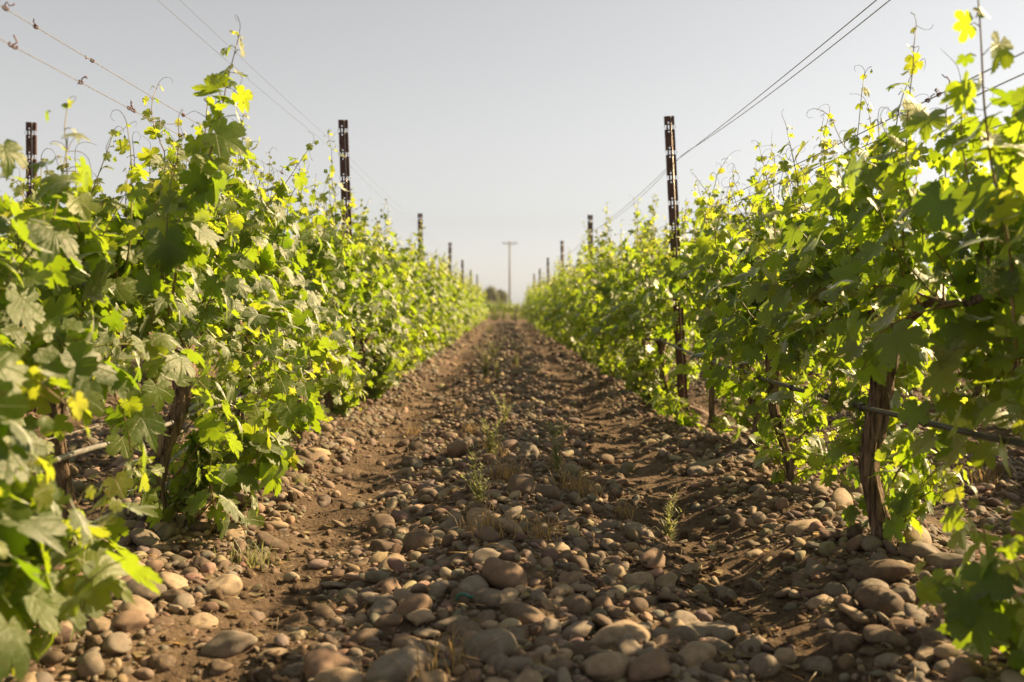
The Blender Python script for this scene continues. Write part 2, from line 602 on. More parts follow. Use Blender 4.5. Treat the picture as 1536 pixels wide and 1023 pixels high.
# stones large enough in the photograph to be read off one by one: px, py, width, shape, colour
SEEN = [
    (957, 880, 46, 'round', 'tan'), (929, 975, 76, 'oval', 'tan'), (722, 995, 66, 'oval', 'grey'), (738, 915, 70, 'oval', 'grey'),
    (788, 928, 60, 'oval', 'brown'), (700, 888, 44, 'round', 'grey'), (690, 908, 40, 'round', 'brown'), (660, 897, 34, 'round', 'grey'),
    (746, 888, 50, 'flat', 'tan'), (780, 870, 24, 'round', 'tan'), (602, 1018, 92, 'oval', 'grey'), (901, 1022, 62, 'oval', 'tan'),
    (1056, 1000, 84, 'oval', 'tan'), (1063, 957, 72, 'flat', 'grey'), (866, 927, 54, 'oval', 'brown'), (630, 926, 40, 'oval', 'tan'),
    (700, 962, 56, 'oval', 'brown'), (924, 902, 34, 'oval', 'tan'), (978, 848, 46, 'oval', 'reddish'), (920, 866, 30, 'round', 'tan'),
    (861, 874, 28, 'round', 'tan'), (574, 908, 44, 'flat', 'grey'), (922, 846, 30, 'oval', 'grey'), (218, 902, 52, 'round', 'grey'),
    (190, 950, 52, 'oval', 'reddish'), (328, 888, 56, 'oval', 'tan'), (350, 972, 62, 'oval', 'grey'), (1314, 874, 52, 'oval', 'grey'),
    (1366, 909, 42, 'round', 'grey'), (1316, 917, 56, 'oval', 'brown'), (1394, 876, 36, 'oval', 'grey'), (1366, 862, 30, 'round', 'tan'),
    (1414, 862, 40, 'long', 'grey'), (1156, 1018, 48, 'round', 'grey'), (1144, 784, 26, 'round', 'grey'), (1399, 974, 52, 'round', 'brown'),
    (1274, 975, 50, 'oval', 'brown'), (1251, 897, 36, 'round', 'grey'), (795, 690, 32, 'round', 'grey'), (895, 740, 26, 'oval', 'tan'),
    (817, 750, 36, 'round', 'brown'), (879, 698, 26, 'oval', 'grey'), (1180, 1000, 40, 'oval', 'tan'), (968, 1018, 90, 'long', 'reddish'),
    (1040, 862, 36, 'oval', 'tan'), (985, 868, 34, 'flat', 'tan'), (614, 694, 36, 'flat', 'brown'), (520, 940, 40, 'flat', 'grey'),
    (560, 905, 42, 'flat', 'grey'), (480, 850, 34, 'flat', 'tan'), (497, 885, 40, 'flat', 'grey'), (400, 990, 46, 'flat', 'tan'),
    (300, 935, 36, 'oval', 'tan'), (265, 900, 34, 'oval', 'brown'), (236, 1010, 40, 'round', 'brown'), (1200, 880, 40, 'oval', 'brown'),
    (1120, 985, 40, 'round', 'grey'), (840, 905, 40, 'oval', 'grey'), (1230, 1012, 46, 'oval', 'grey'), (1440, 1000, 46, 'oval', 'tan'),
    (1340, 985, 38, 'oval', 'grey'), (1070, 690, 30, 'long', 'grey'), (1050, 706, 30, 'flat', 'grey'), (1132, 790, 22, 'round', 'grey'),
    (1160, 800, 24, 'oval', 'grey'), (320, 1015, 44, 'flat', 'brown'), (450, 1010, 40, 'flat', 'grey'), (540, 965, 42, 'oval', 'brown'),
    (640, 960, 44, 'flat', 'grey'), (820, 985, 46, 'oval', 'brown'), (770, 1012, 50, 'oval', 'grey'), (842, 1015, 48, 'round', 'brown'),
    (1010, 905, 42, 'flat', 'brown'), (1085, 900, 40, 'oval', 'grey'), (1110, 940, 36, 'round', 'brown'), (955, 920, 34, 'round', 'brown'),
]
for (px, py, w, sh, co) in SEEN:
    x, y, z = unproject(px, py)
    put(x, y, 0.5 * w * y / F_PX / (0.5 * (SHAPES[sh][0] + SHAPES[sh][1])), sh, co, tilt=0.25)


def density(x, y):
    q = abs((x + ROW) % (2 * ROW))
    q = min(q, 2 * ROW - q)
    m = ROW - q
    d = 0.38 + 0.80 * math.exp(-(m / 0.36) ** 2) + 0.55 * math.exp(-((q - 0.12) / 0.24) ** 2) - 0.62 * math.exp(-((m - 0.70) / 0.15) ** 2)
    d *= 1.0 + 1.5 * float(vnoise(x, y, 1.2, 31)) + 0.5 * float(vnoise(x, y, 3.5, 32))
    return max(0.04, d)


COLS = ['grey'] * 40 + ['tan'] * 28 + ['brown'] * 22 + ['reddish'] * 10
SHPS = ['round'] * 22 + ['oval'] * 42 + ['flat'] * 24 + ['long'] * 12
for (n, r0, r1, y0, y1, f, side) in ((330, 0.034, 0.060, 1.7, 9, 0.88, 0), (2300, 0.022, 0.036, 1.7, 10, 0.82, 0), (7000, 0.013, 0.024, 1.75, 10, 0.78, 0),
                               (8000, 0.006, 0.013, 1.75, 8, 0.75, 0), (2000, 0.024, 0.055, 9, 20, 0.85, 0), (5500, 0.012, 0.026, 9, 20, 0.8, 0),
                               (2400, 0.018, 0.045, 3.2, 14, 0.85, 1), (3600, 0.028, 0.065, 20, 48, 0.85, 0)):
    c = 0
    for _ in range(n * 6):
        if c >= n:
            break
        u = random.random()
        y = y0 * (y1 / y0) ** u if random.random() < 0.6 else random.uniform(y0, y1)
        wmax = min(2.6, 0.54 * y + 0.15) if y < 12 else 2.0
        x = random.uniform(-wmax, wmax)
        if side:
            x = random.choice((-1, 1)) * random.uniform(1.8, min(5.2, 0.5 * y + 0.5))
        if random.random() > density(x, y):
            continue
        r = r0 + (r1 - r0) * random.random() ** 1.7
        if not near_ok(x, y, r, f):
            continue
        put(x, y, r, random.choice(SHPS), random.choice(COLS), sink=random.uniform(-0.2, 0.6), tilt=0.6)
        c += 1


def seen_size(s):
    x, y, z, r = s[:4]
    px, py = VPX + F_PX * x / y, HZY + F_PX * (CAM_Z - z) / y
    if not (-10 < px < 1546 and py < 1040):
        return 0.0
    return r * (SHAPES[s[4]][0] + SHAPES[s[4]][2]) / y * (1.0 if abs(x) < 1.3 else 0.6)


order = sorted(range(len(stones)), key=lambda k: -seen_size(stones[k]))
single, rest = order[:290], order[290:]

ORD = ['first', 'second', 'third', 'fourth', 'fifth', 'sixth', 'seventh', 'eighth', 'ninth', 'tenth', 'eleventh', 'twelfth', 'thirteenth',
       'fourteenth', 'fifteenth', 'sixteenth', 'seventeenth', 'eighteenth', 'nineteenth', 'twentieth']
ORD += ['twenty-' + w for w in ORD[:9]] + ['thirtieth'] + ['thirty-' + w for w in ORD[:9]]
ZTXT = {'ridge': 'on the stony ridge mid-track', 'left track': 'in the left wheel track', 'right track': 'in the right wheel track',
        'left row': 'under the left vine row', 'right row': 'under the right vine row', 'beyond left': 'behind the left vine row',
        'beyond right': 'behind the right vine row'}
groups = {}
for k in single:
    s = stones[k]
    groups.setdefault((s[5], s[4], zone_of(s[0])), []).append(k)
for (co, sh, zo), ks in groups.items():
    ks.sort(key=lambda k: stones[k][1])
    for n, k in enumerate(ks):
        x, y, z, r, _, _, yaw, tx, ty = stones[k]
        o = link('river_stone', STONE_MESH[sh][(k * 7) % 9])
        o.location, o.rotation_euler, o.scale = (x, y, z), (tx, ty, yaw), (r, r, r * random.uniform(0.9, 1.1))
        o.material_slots[0].link = 'OBJECT'
        o.material_slots[0].material = M['stone_' + co]
        if len(ks) == 1:
            lab = f'the only large {co} {sh} stone {ZTXT[zo]}'
        elif n == 0:
            lab = f'{co} {sh} river stone {ZTXT[zo]}, nearest of its kind there'
        else:
            lab = f'{co} {sh} river stone {ZTXT[zo]}, {ORD[n]} nearest of its kind'
        tag(o, lab, 'stone', 'large river stones lying on the soil')

gb = MB()
g2 = np.random.default_rng(5)
VA, FA = ico(2)
VB, FB = ico(3)
VC, FC = ico(1)
PRO = {sh: [(lump(VB, g2, 0.34) * np.array(sc), lump(VA, g2, 0.36) * np.array(sc), lump(VC, g2, 0.2) * np.array(sc)) for _ in range(8)] for sh, sc in SHAPES.items()}
for k in rest:
    x, y, z, r, sh, co, yaw, tx, ty = stones[k]
    lod = 0 if r / y > 0.006 else (1 if r / y > 0.0016 else 2)
    v = PRO[sh][k % 8][lod]
    f = (FB, FA, FC)[lod]
    m3 = np.array((Matrix.Rotation(yaw, 3, 'Z') @ Matrix.Rotation(ty, 3, 'Y') @ Matrix.Rotation(tx, 3, 'X'))) * r
    c1, c2 = STONE_COL[co]
    w = random.random()
    col = [(a * (1 - w) + b * w) * random.uniform(0.85, 1.12) for a, b in zip(c1, c2)]
    gb.add(v @ m3.T + np.array([x, y, z]), f, 0, np.tile(col, (len(v), 1)))
tag(gb.build('river_gravel', M['gravel']), 'small rounded river pebbles and cobbles scattered over the soil', 'gravel', kind='stuff')

# ------------------------------------------------------------------ litter: crumbs of soil, straw, twigs and dead leaf bits
lb = MB()
g3 = np.random.default_rng(9)
for _ in range(5200):
    y = 1.8 * (9 / 1.8) ** g3.random()
    x = g3.uniform(-1, 1) * min(2.2, 0.53 * y + 0.1)
    z = float(ground_z(x, y))
    kind = g3.random()
    if kind < 0.5:                                 # soil crumb
        r = g3.uniform(0.003, 0.008)
        lb.add(VC * r * g3.uniform(0.6, 1.3, size=(len(VC), 1)) + [x, y, z + r * 0.5], FC, 1)
    elif kind < 0.9:                               # straw
        L, a = g3.uniform(0.015, 0.07), g3.uniform(0, 6.28)
        d = np.array([math.cos(a), math.sin(a), g3.uniform(-0.15, 0.25)])
        p0 = np.array([x, y, z + g3.uniform(0.004, 0.022)])
        pts = [p0, p0 + d * L * 0.5 + [0, 0, g3.uniform(0, 0.006)], p0 + d * L]
        v, f = tube(pts, g3.uniform(0.0006, 0.0014), 4)
        lb.add(v, f, 0, np.tile([0, 0, g3.random()], (len(v), 1)))
    else:                                          # curled dead leaf scrap
        s, a = g3.uniform(0.008, 0.022), g3.uniform(0, 6.28)
        c, sn = math.cos(a), math.sin(a)
        q = np.array([[-1, -0.6, 0.3], [0, -0.8, 0], [1, -0.4, 0.35], [-0.9, 0.6, 0.4], [0.1, 0.8, 0.05], [1.1, 0.5, 0.5]]) * s
        q = np.stack([q[:, 0] * c - q[:, 1] * sn, q[:, 0] * sn + q[:, 1] * c, q[:, 2] * g3.uniform(0.4, 1.5)], 1) + [x, y, z + 0.006]
        lb.add(q, [[0, 1, 4], [0, 4, 3], [1, 2, 5], [1, 5, 4]], 0, np.tile([0, 0, g3.random()], (6, 1)))
for _ in range(4200):                              # crumbly clods, thickest on the berms and in the wheel tracks
    y = 1.8 * (12 / 1.8) ** g3.random()
    x = g3.uniform(-1, 1) * min(2.2, 0.53 * y + 0.1)
    if abs(abs(x) - 0.78) > 0.3 and g3.random() < 0.6:
        continue
    r = 0.005 + 0.016 * g3.random() ** 3
    v = VA * (1 + 0.22 * g3.normal(size=(len(VA), 1))) * r * g3.uniform(0.6, 1.2, size=(1, 3))
    lb.add(v + [x, y, float(ground_z(x, y)) + r * 0.3], FA, 1)
tag(lb.build('dry_litter', [M['straw'], M['soil']]), 'crumbs of soil, straw and dead leaf scraps between the stones', 'litter', kind='stuff')

# ------------------------------------------------------------------ leaves
HALF_HI = [(0, 1.0), (.06, .89), (.135, .87), (.155, .74), (.225, .71), (.165, .52), (.33, .655), (.44, .71), (.485, .63), (.585, .63), (.565, .51),
           (.645, .45), (.585, .35), (.62, .27), (.49, .175), (.335, .14), (.53, .06), (.555, -.07), (.465, -.13), (.43, -.24), (.29, -.255), (.2, -.33), (.085, -.19)]
HALF_MID = [(0, 1.0), (.14, .85), (.165, .52), (.43, .71), (.585, .62), (.60, .36), (.33, .14), (.565, .0), (.43, -.22), (.19, -.32)]
HALF_LOW = [(0, 1.0), (.19, .56), (.58, .62), (.38, .14), (.46, -.22)]


def leaf_template(half, ring):
    out = list(half) + [(0.0, 0.0)] + [(-x, y) for x, y in half[:0:-1]]
    out = np.array(out)
    n = len(out)
    c = np.array([[0.0, 0.22]])
    k = np.arange(n)
    if not ring:
        P = np.concatenate([out, c])
        F = np.stack([np.full(n, n), (k + 1) % n, k], 1)
        return P, F
    mid = c + (out - c) * 0.52
    P = np.concatenate([out, mid, c])
    k2 = (k + 1) % n
    F = np.concatenate([np.stack([k, n + k, k2], 1), np.stack([k2, n + k, n + k2], 1), np.stack([n + k, np.full(n, 2 * n), n + k2], 1)])
    return P, F


LEAF = {'hi': leaf_template(HALF_HI, True), 'mid': leaf_template(HALF_MID, False), 'low': leaf_template(HALF_LOW, False)}


def add_leaves(mb, P, T, N, S, tint, lod, g, mat=0):
    uv, F = LEAF[lod]
    L = len(P)
    if L == 0:
        return
    P, T, N, S, tint = (np.asarray(q, dtype=np.float64) for q in (P, T, N, S, tint))
    N = norm(N)
    T = norm(T - N * np.sum(T * N, 1, keepdims=True))
    U = np.cross(T, N)
    u, v = uv[:, 0][None], uv[:, 1][None]
    u = u * g.uniform(0.88, 1.12, (L, 1))
    r2 = u * u + (v - 0.1) ** 2
    ang = np.arctan2(u, v)
    z = (g.uniform(0.0, 0.30, (L, 1)) * np.abs(u) - g.uniform(0.0, 0.45, (L, 1)) * np.maximum(v, 0) ** 2 * np.sign(g.random((L, 1)) - 0.12)
         - g.uniform(0, 0.35, (L, 1)) * r2 + g.uniform(0.02, 0.09, (L, 1)) * np.sin(3.3 * ang + g.uniform(0, 6.28, (L, 1))) * np.sqrt(r2)
         + g.uniform(-0.2, 0.2, (L, 1)) * u * v + g.uniform(-0.35, 0.5, (L, 1)) * np.maximum(0, r2 - 0.25))
    v = v + g.uniform(-0.12, 0.12, (L, 1)) * u
    V = P[:, None] + S[:, None, None] * (u[..., None] * U[:, None] + v[..., None] * T[:, None] + z[..., None] * N[:, None])
    n = len(uv)
    FF = (F[None] + (np.arange(L) * n)[:, None, None]).reshape(-1, 3)
    A = np.stack([np.broadcast_to(u, (L, n)), np.broadcast_to(v, (L, n)), np.broadcast_to(tint[:, None], (L, n))], -1)
    mb.add(V.reshape(-1, 3), FF, mat, A.reshape(-1, 3))


# ------------------------------------------------------------------ grapevines
class Vine:
    """one grapevine in its own space: row along Y, base at the origin"""
    def __init__(s, seed, lod, **kw):
        s.g = np.random.default_rng(seed)
        s.lod, s.kw = lod, kw
        s.P, s.T, s.N, s.S, s.t = [], [], [], [], []
        s.canes = []          # (points, radius0, radius1)
        s.tendrils = []
        s.flowers = []

    def leaf(s, base, out, size, tint):
        g = s.g
        up = np.array([0, 0, 1.0])
        n = norm(0.75 * out + up * g.uniform(0.25, 0.95) + g.normal(size=3) * 0.38)
        t = out * 0.45 - up * g.uniform(0.15, 0.9) + g.normal(size=3) * 0.42
        pet = norm(out + up * g.uniform(-0.1, 0.7) + g.normal(size=3) * 0.3) * size * g.uniform(0.35, 0.8)
        tip = base + pet
        s.P.append(tip); s.T.append(t); s.N.append(n); s.S.append(size); s.t.append(tint)
        s.petioles.append((base, tip))

    def shoot(s, p, d, nodes, step=0.055, size=0.09, up=0.10, wander=0.16, droop=0.0, limx=0.33, lat=0.5, young=True):
        g = s.g
        pts = [np.array(p, dtype=float)]
        d = norm(np.array(d, dtype=float))
        az = g.uniform(0, 6.28)
        for k in range(nodes):
            d = norm(d + g.normal(size=3) * wander * np.array([1, 1, 0.5]) + np.array([0, 0, up]) - np.array([0, 0, droop * k / max(nodes, 1)]))
            if limx and abs(pts[-1][0]) > limx:
                d[0] -= 0.35 * np.sign(pts[-1][0]) * (abs(pts[-1][0]) - limx) / 0.12
                d = norm(d)
            q = pts[-1] + d * step * g.uniform(0.85, 1.15)
            if q[2] < 0.05:
                q[2] = 0.05
            pts.append(q)
        n = len(pts)
        for k in range(1, n):
            w = k / (n - 1)
            az += 3.14 + g.normal() * 0.5
            sz = size * g.uniform(0.75, 1.15) * (1.0 - 0.72 * max(0.0, (w - 0.62) / 0.38) ** 1.2 if young else 1.0) * (0.75 + 0.25 * min(1, w * 5))
            dd = norm(pts[k] - pts[k - 1])
            o = np.array([math.cos(az), math.sin(az) * 0.8, 0.0])
            o = norm(o - dd * np.dot(o, dd) + np.array([0.7 * np.sign(pts[k][0] + g.normal() * 0.12), 0, 0]))
            tint = np.clip(g.normal(0.34, 0.17) + 0.58 * max(0, w - 0.6) / 0.4 * young, 0, 1)
            s.leaf(pts[k], o, sz, tint)
            for _ in range(int(lat) + (g.random() < lat % 1.0)):
                o2 = norm(np.array([-o[0], -o[1], 0]) + g.normal(size=3) * 0.6)
                s.leaf(pts[k] + g.normal(size=3) * 0.02, o2, sz * g.uniform(0.45, 0.85), np.clip(g.normal(0.5, 0.18), 0, 1))
            if w > 0.55 and g.random() < 0.3 and s.lod == 'hi':
                s.tendril(pts[k], norm(-o + np.array([0, 0, 0.5])), g.uniform(0.06, 0.15))
        s.canes.append((pts, 0.0042 if size > 0.07 else 0.003, 0.0011))
        if s.lod == 'hi' and young:
            s.tendril(pts[-1], d, g.uniform(0.06, 0.14))
        return pts

    def tendril(s, p, d, L):
        g = s.g
        pts, q = [np.array(p)], np.array(p, dtype=float)
        d = np.array(d, dtype=float)
        ax = norm(g.normal(size=3))
        for k in range(12):
            a = 0.06 + 0.055 * k * g.uniform(0.5, 1.3)
            d = norm(d * math.cos(a) + np.cross(ax, d) * math.sin(a) + g.normal(size=3) * 0.03)
            q = q + d * L / 12
            pts.append(q.copy())
        s.tendrils.append(pts)

    def grow(s):
        g, kw = s.g, s.kw
        s.petioles = []
        s.head = np.array([kw.get('lean', g.uniform(-0.05, 0.05)), g.uniform(-0.05, 0.05), kw.get('head', g.uniform(0.58, 0.68))])
        if 'trunk' in kw:
            s.head = np.array(kw['trunk'][-1], dtype=float)
        hx = s.head[0]
        s.arms = []
        half = kw.get('half', 0.60)
        for sg in (-1, 1):
            pts = [s.head.copy()]
            for k in range(7):
                w = (k + 1) / 7
                pts.append(np.array([hx * (1 - w) + g.normal() * 0.012, s.head[1] + sg * half * w, s.head[2] + 0.10 * math.sin(w * 2.2) + g.normal() * 0.010]))
            s.arms.append(pts)
        hgt = kw.get('height', 1.0)
        n = kw.get('shoots', 21)
        for k in range(n):
            w = (k + g.uniform(0.1, 0.9)) / n * 2 - 1
            arm = s.arms[0 if w < 0 else 1]
            q = arm[min(7, int(abs(w) * 7.99))]
            nodes = max(6, int(round(g.uniform(11, 17) * hgt)))
            if g.random() < kw.get('tall', 0.12):
                nodes += 5
            s.shoot(q + [0, 0, 0.01], (g.uniform(-0.75, 0.75), g.uniform(-0.35, 0.35), 1.0), nodes, up=0.12,
                    limx=kw.get('limx', 0.26), size=g.uniform(0.056, 0.088) * kw.get('leaf', 1.0), lat=kw.get('lat', 1.2))
        for k in range(kw.get('hang', 5)):             # shoots that lean out and hang
            w = g.uniform(*kw.get('hang_w', (-0.95, 0.95)))
            q = s.arms[0 if w < 0 else 1][min(7, int(abs(w) * 7.99))]
            sx = kw.get('hang_side', 0) or (1 if g.random() < 0.5 else -1)
            s.shoot(q, (sx * 0.9, g.uniform(-0.5, 0.5), g.uniform(-0.1, 0.5)), int(g.uniform(8, 13)), up=-0.02, droop=0.45, limx=0.40,
                    size=g.uniform(0.058, 0.088) * kw.get('leaf', 1.0), lat=1.2, young=g.random() < 0.5)
        for k in range(kw.get('cover', 0)):            # short leafy shoots that hide the cordon on the track side
            w = g.uniform(-0.95, 0.95)
            q = s.arms[0 if w < 0 else 1][min(7, int(abs(w) * 7.99))]
            s.shoot(q, (kw['cover_side'] * 0.8, g.uniform(-0.6, 0.6), g.uniform(-0.2, 0.6)), int(g.uniform(4, 7)), up=-0.03, droop=0.6, limx=0.3,
                    size=g.uniform(0.065, 0.09) * kw.get('leaf', 1.0), lat=1.2, young=False)
        for k in range(kw.get('suckers', 5)):          # shoots from the foot of the trunk
            a = g.uniform(0, 6.28)
            a = kw['sucker_dir'] * (1 if k % 3 or not kw.get('both') else -1) + g.normal() * (0.45 if kw.get('both') else 0.9) if 'sucker_dir' in kw else a
            s.shoot((0.03 * math.cos(a), 0.03 * math.sin(a), 0.04 + 0.3 * g.random() ** 2), (math.cos(a) * 0.9, math.sin(a) * 1.5, 0.8), int(g.uniform(6, 12)), step=0.05, up=0.08,
                    droop=0.2, limx=0.40, size=g.uniform(0.05, 0.078) * kw.get('leaf', 1.0), lat=1.3)
        for f in kw.get('extra', ()):
            s.shoot(**f)
        # bushy inner leaves along the cordon
        for k in range(kw.get('inner', 50)):
            w = g.uniform(-1, 1)
            q = s.arms[0 if w < 0 else 1][min(7, int(abs(w) * 7.99))] + np.array([g.normal() * 0.10, g.normal() * 0.05, g.uniform(-0.22, 0.45)])
            s.leaf(q, norm(np.array([np.sign(q[0] + 1e-4), g.normal() * 0.7, 0])), g.uniform(0.06, 0.095), np.clip(g.normal(0.35, 0.15), 0, 1))
        return s

    def trunk_mesh(s):
        g, kw = s.g, s.kw
        pts0 = kw.get('trunk')
        if pts0 is None:
            a = g.uniform(-0.07, 0.07, 2)
            pts0 = [(0, 0, -0.06), (a[0], a[1], 0.2), (s.head[0] * 0.5 - a[0] * 0.5, -a[1] * 0.6, 0.42), tuple(s.head)]
        pts0 = np.array(pts0, dtype=float)
        n = 46 if s.lod == 'hi' else 12
        tt = np.linspace(0, len(pts0) - 1, n)
        pts = np.stack([np.interp(tt, np.arange(len(pts0)), pts0[:, c]) for c in range(3)], 1)
        ker = np.array([1, 2, 3, 2, 1]) / 9.0 if s.lod != 'hi' else np.hanning(13) / np.hanning(13).sum()
        h = len(ker) // 2
        pad = np.concatenate([np.repeat(pts[:1], h, 0), pts, np.repeat(pts[-1:], h, 0)])
        pts = np.stack([np.convolve(pad[:, c], ker, 'valid') for c in range(3)], 1)
        w = np.linspace(0, 1, n)
        r0 = kw.get('trunk_r', g.uniform(0.022, 0.032))
        rad = r0 * (1.0 + 0.75 * np.exp(-w / 0.10) + 0.45 * np.exp(-((w - 0.93) / 0.09) ** 2) + 0.10 * np.sin(w * 9 + g.uniform(0, 6)))
        rad = rad * np.sqrt(np.clip((1.04 - w) / 0.08, 0.02, 1))
        ph = g.uniform(0, 6.28, 4)
        tw = g.uniform(1.2, 2.6)
        sd = 26 if s.lod == 'hi' else 7
        jag = g.normal(size=(n, sd)) * (0.05 if s.lod == 'hi' else 0.0)

        def rf(a, i):
            x = a + tw * w[i]
            return 1 + 0.14 * np.sin(3 * x + ph[0]) + 0.12 * np.sin(5 * x + ph[1] + 3 * w[i]) + 0.13 * np.abs(np.sin(5.5 * x + ph[2] + 2 * np.sin(7 * w[i]))) + jag[i]
        mb = MB()
        v, f = tube(pts, rad, sd, True, rf)
        mb.add(v, f)
        if s.lod == 'hi':                                   # peeling strips of bark
            for k in range(26):
                i0 = int(g.integers(2, n - 12))
                L = int(g.integers(5, 11))
                a = g.uniform(0, 6.28)
                st = []
                for m_ in range(L):
                    i_ = i0 + m_
                    a_ = a + tw * 0.5 * w[i_]
                    lift = 1.04 + 0.30 * max(0, (m_ / L - 0.6)) * g.random()
                    st.append(pts[i_] + np.array([math.cos(a_), math.sin(a_), 0]) * rad[i_] * lift)
                v, f = tube(st, [0.0035 * math.sin(math.pi * (m_ + 0.6) / (L + 0.2)) + 0.0006 for m_ in range(L)], 4)
                mb.add(v, f)
        return mb

    def arm_mesh(s, k):
        pts = np.array(s.arms[k])
        n = 26 if s.lod == 'hi' else 8
        tt = np.linspace(0, len(pts) - 1, n)
        pts = np.stack([np.interp(tt, np.arange(len(pts)), pts[:, c]) for c in range(3)], 1)
        w = np.linspace(0, 1, n)
        ph = s.g.uniform(0, 6)
        rad = 0.0165 * (1 - 0.45 * w) * (1 + 0.18 * np.sin(w * 22 + ph))
        mb = MB()
        v, f = tube(pts, rad, 12 if s.lod == 'hi' else 6, True, lambda a, i: 1 + 0.14 * np.sin(3 * a + 4 * w[i] + ph) + 0.08 * np.sin(7 * a + ph))
        mb.add(v, f)
        return mb

    def build(s, name, label, group, loc, rz=0.0):
        s.grow()
        o = thing(name, label, 'grapevine', loc, rz, group)
        hi = s.lod == 'hi'
        s.trunk_mesh().build('trunk', M['bark'], o)
        for k in (0, 1):
            s.arm_mesh(k).build('cordon', M['bark'], o)
        fb = MB()
        add_leaves(fb, s.P, s.T, s.N, s.S, s.t, s.lod, s.g, 0)
        if s.lod != 'low':
            for (a, b) in s.petioles:
                m = (a + b) / 2 + np.array([0, 0, 0.006])
                v, f = tube([a, m, b], [0.0016, 0.0012, 0.001], 3, False)
                fb.add(v, f, 1)
        for pts in s.tendrils:
            v, f = tube(pts, np.linspace(0.0011, 0.0005, len(pts)), 3, False)
            fb.add(v, f, 2)
        if not hi:
            for (pts, r0, r1) in s.canes:
                p = pts if s.lod == 'mid' else pts[::2] + [pts[-1]]
                v, f = tube(p, np.linspace(r0, r1, len(p)), 4, False)
                fb.add(v, f, 1)
        fb.build('foliage', [M['leaf'] if s.lod != 'low' else M['leaf_far'], M['cane'], M['soft_tendril']], o)
        if hi:
            for k, (pts, r0, r1) in enumerate(s.canes):
                cb = MB()
                v, f = tube(pts, np.linspace(r0, r1, len(pts)), 6, True)
                cb.add(v, f)
                cb.build('cane', M['cane_red'] if k % 3 == 0 else M['cane'], o)
            for k in range(s.kw.get('blossom', 5)):
                pts = s.canes[int(s.g.integers(0, len(s.canes)))][0]
                p = np.array(pts[min(4, len(pts) - 1)]) + [0.03 * np.sign(pts[3][0] + 1e-4), 0, -0.02]
                cl = MB()
                for q in range(46):
                    w = s.g.random()
                    c = p + np.array([s.g.normal() * 0.016 * (1 - 0.7 * w), s.g.normal() * 0.016 * (1 - 0.7 * w), -0.085 * w])
                    cl.add(VC * s.g.uniform(0.0025, 0.0042) + c, FC)
                v, f = tube([p + [0, 0, 0.03], p, p - [0, 0, 0.085]], [0.0014, 0.0012, 0.0006], 4)
                cl.add(v, f)
                cl.build('flower_cluster', M['flower'], o)
        return o


GL, GR = 'grapevines of the left row', 'grapevines of the right row'


def gz1(x, y):
    return float(ground_z(x, y))


def S(p, d, nodes, **kw):
    return dict(p=p, d=d, nodes=nodes, **kw)


LX, RX = -1.22, 1.22
near_left = [
    (1.75, 'out-of-focus leafy grapevine cut off by the left picture edge, closest vine on the left', dict(dx=-0.07, height=0.40, shoots=19, hang=9, hang_side=1, hang_w=(-0.9, 0.35), suckers=12, limx=0.27, tall=0.0, leaf=1.3,
        extra=[S((0.1, 0.15 * q, 0.08), (0.50, 0.25 + 0.1 * q, 0.55), 10, limx=0.42, size=0.10, lat=1.6) for q in range(-1, 3)] + [S((0.2, 0.25 + 0.12 * q, 0.03), (0.45, 0.1, 0.6), 8, limx=0.5, size=0.10, lat=1.5) for q in range(3)])),
    (2.72, 'blurred grapevine on thin bare trunk, its one long shoot rising above the left wires', dict(
        height=0.70, hang=3, hang_side=1, hang_w=(-0.95, -0.3), suckers=0, leaf=1.25, trunk_r=0.016, limx=0.36, tall=0.0, blossom=7, trunk=[(0.03, 0.02, -0.05), (0.03, 0.02, 0.25), (0, 0, 0.45), (0, 0, 0.62)],
        extra=[S((0.29, 0.05, 0.80), (0.25, 0.0, 1.0), 17, up=0.0, wander=0.03, limx=0, size=0.088, lat=2.1, step=0.049),
               S((0.26, 0.0, 0.78), (0.22, 0.02, 1.0), 9, up=0.0, wander=0.03, limx=0, size=0.088, lat=1.4, step=0.049),
               S((0.12, 0.2, 0.95), (0.2, 0.05, 1.0), 7, up=0.1, wander=0.07, limx=0, size=0.06, lat=0.1)])),
    (3.56, 'grapevine with crooked peeling trunk and bright leaves hanging down to the soil, left row', dict(
        height=0.86, hang=6, hang_side=1, hang_w=(0.15, 0.95), suckers=12, sucker_dir=0.7, trunk_r=0.026, limx=0.36, blossom=7,
        trunk=[(0.05, 0.0, -0.05), (-0.02, -0.05, 0.14), (0.0, -0.03, 0.30), (0.07, 0, 0.45), (0.09, 0, 0.62)],
        extra=[S((0.12, -0.02, 0.05), (0.7, 0.0, 0.7), 9, limx=0.5, lat=0.9, size=0.11), S((0.2, -0.12, 0.03), (0.5, -0.2, 0.8), 9, limx=0.5, lat=1.6), S((0.25, 0.05, 0.03), (0.5, 0.1, 0.8), 9, limx=0.5, lat=1.6), S((0.14, 0.1, 0.3), (0.8, 0.3, 0.2), 9, limx=0.5, droop=0.5, lat=0.9, size=0.11),
               S((0.1, 0.1, 0.25), (0.8, -0.2, 0.4), 8, limx=0.5, droop=0.5, lat=0.9)])),
    (4.66, 'dense bright grapevine in the left row, between the crooked trunk and the dark trunk', dict(height=0.95, hang=10, hang_side=1, suckers=16, limx=0.34)),
    (5.82, 'grapevine with short dark trunk showing under its leaves, left row before the first post', dict(
        height=1.0, hang=6, suckers=9, sucker_dir=1.9, cover=8, cover_side=1, trunk_r=0.034, limx=0.34, trunk=[(0.02, 0, -0.05), (0.03, 0, 0.2), (-0.01, 0, 0.4), (0.02, 0, 0.62)])),
]
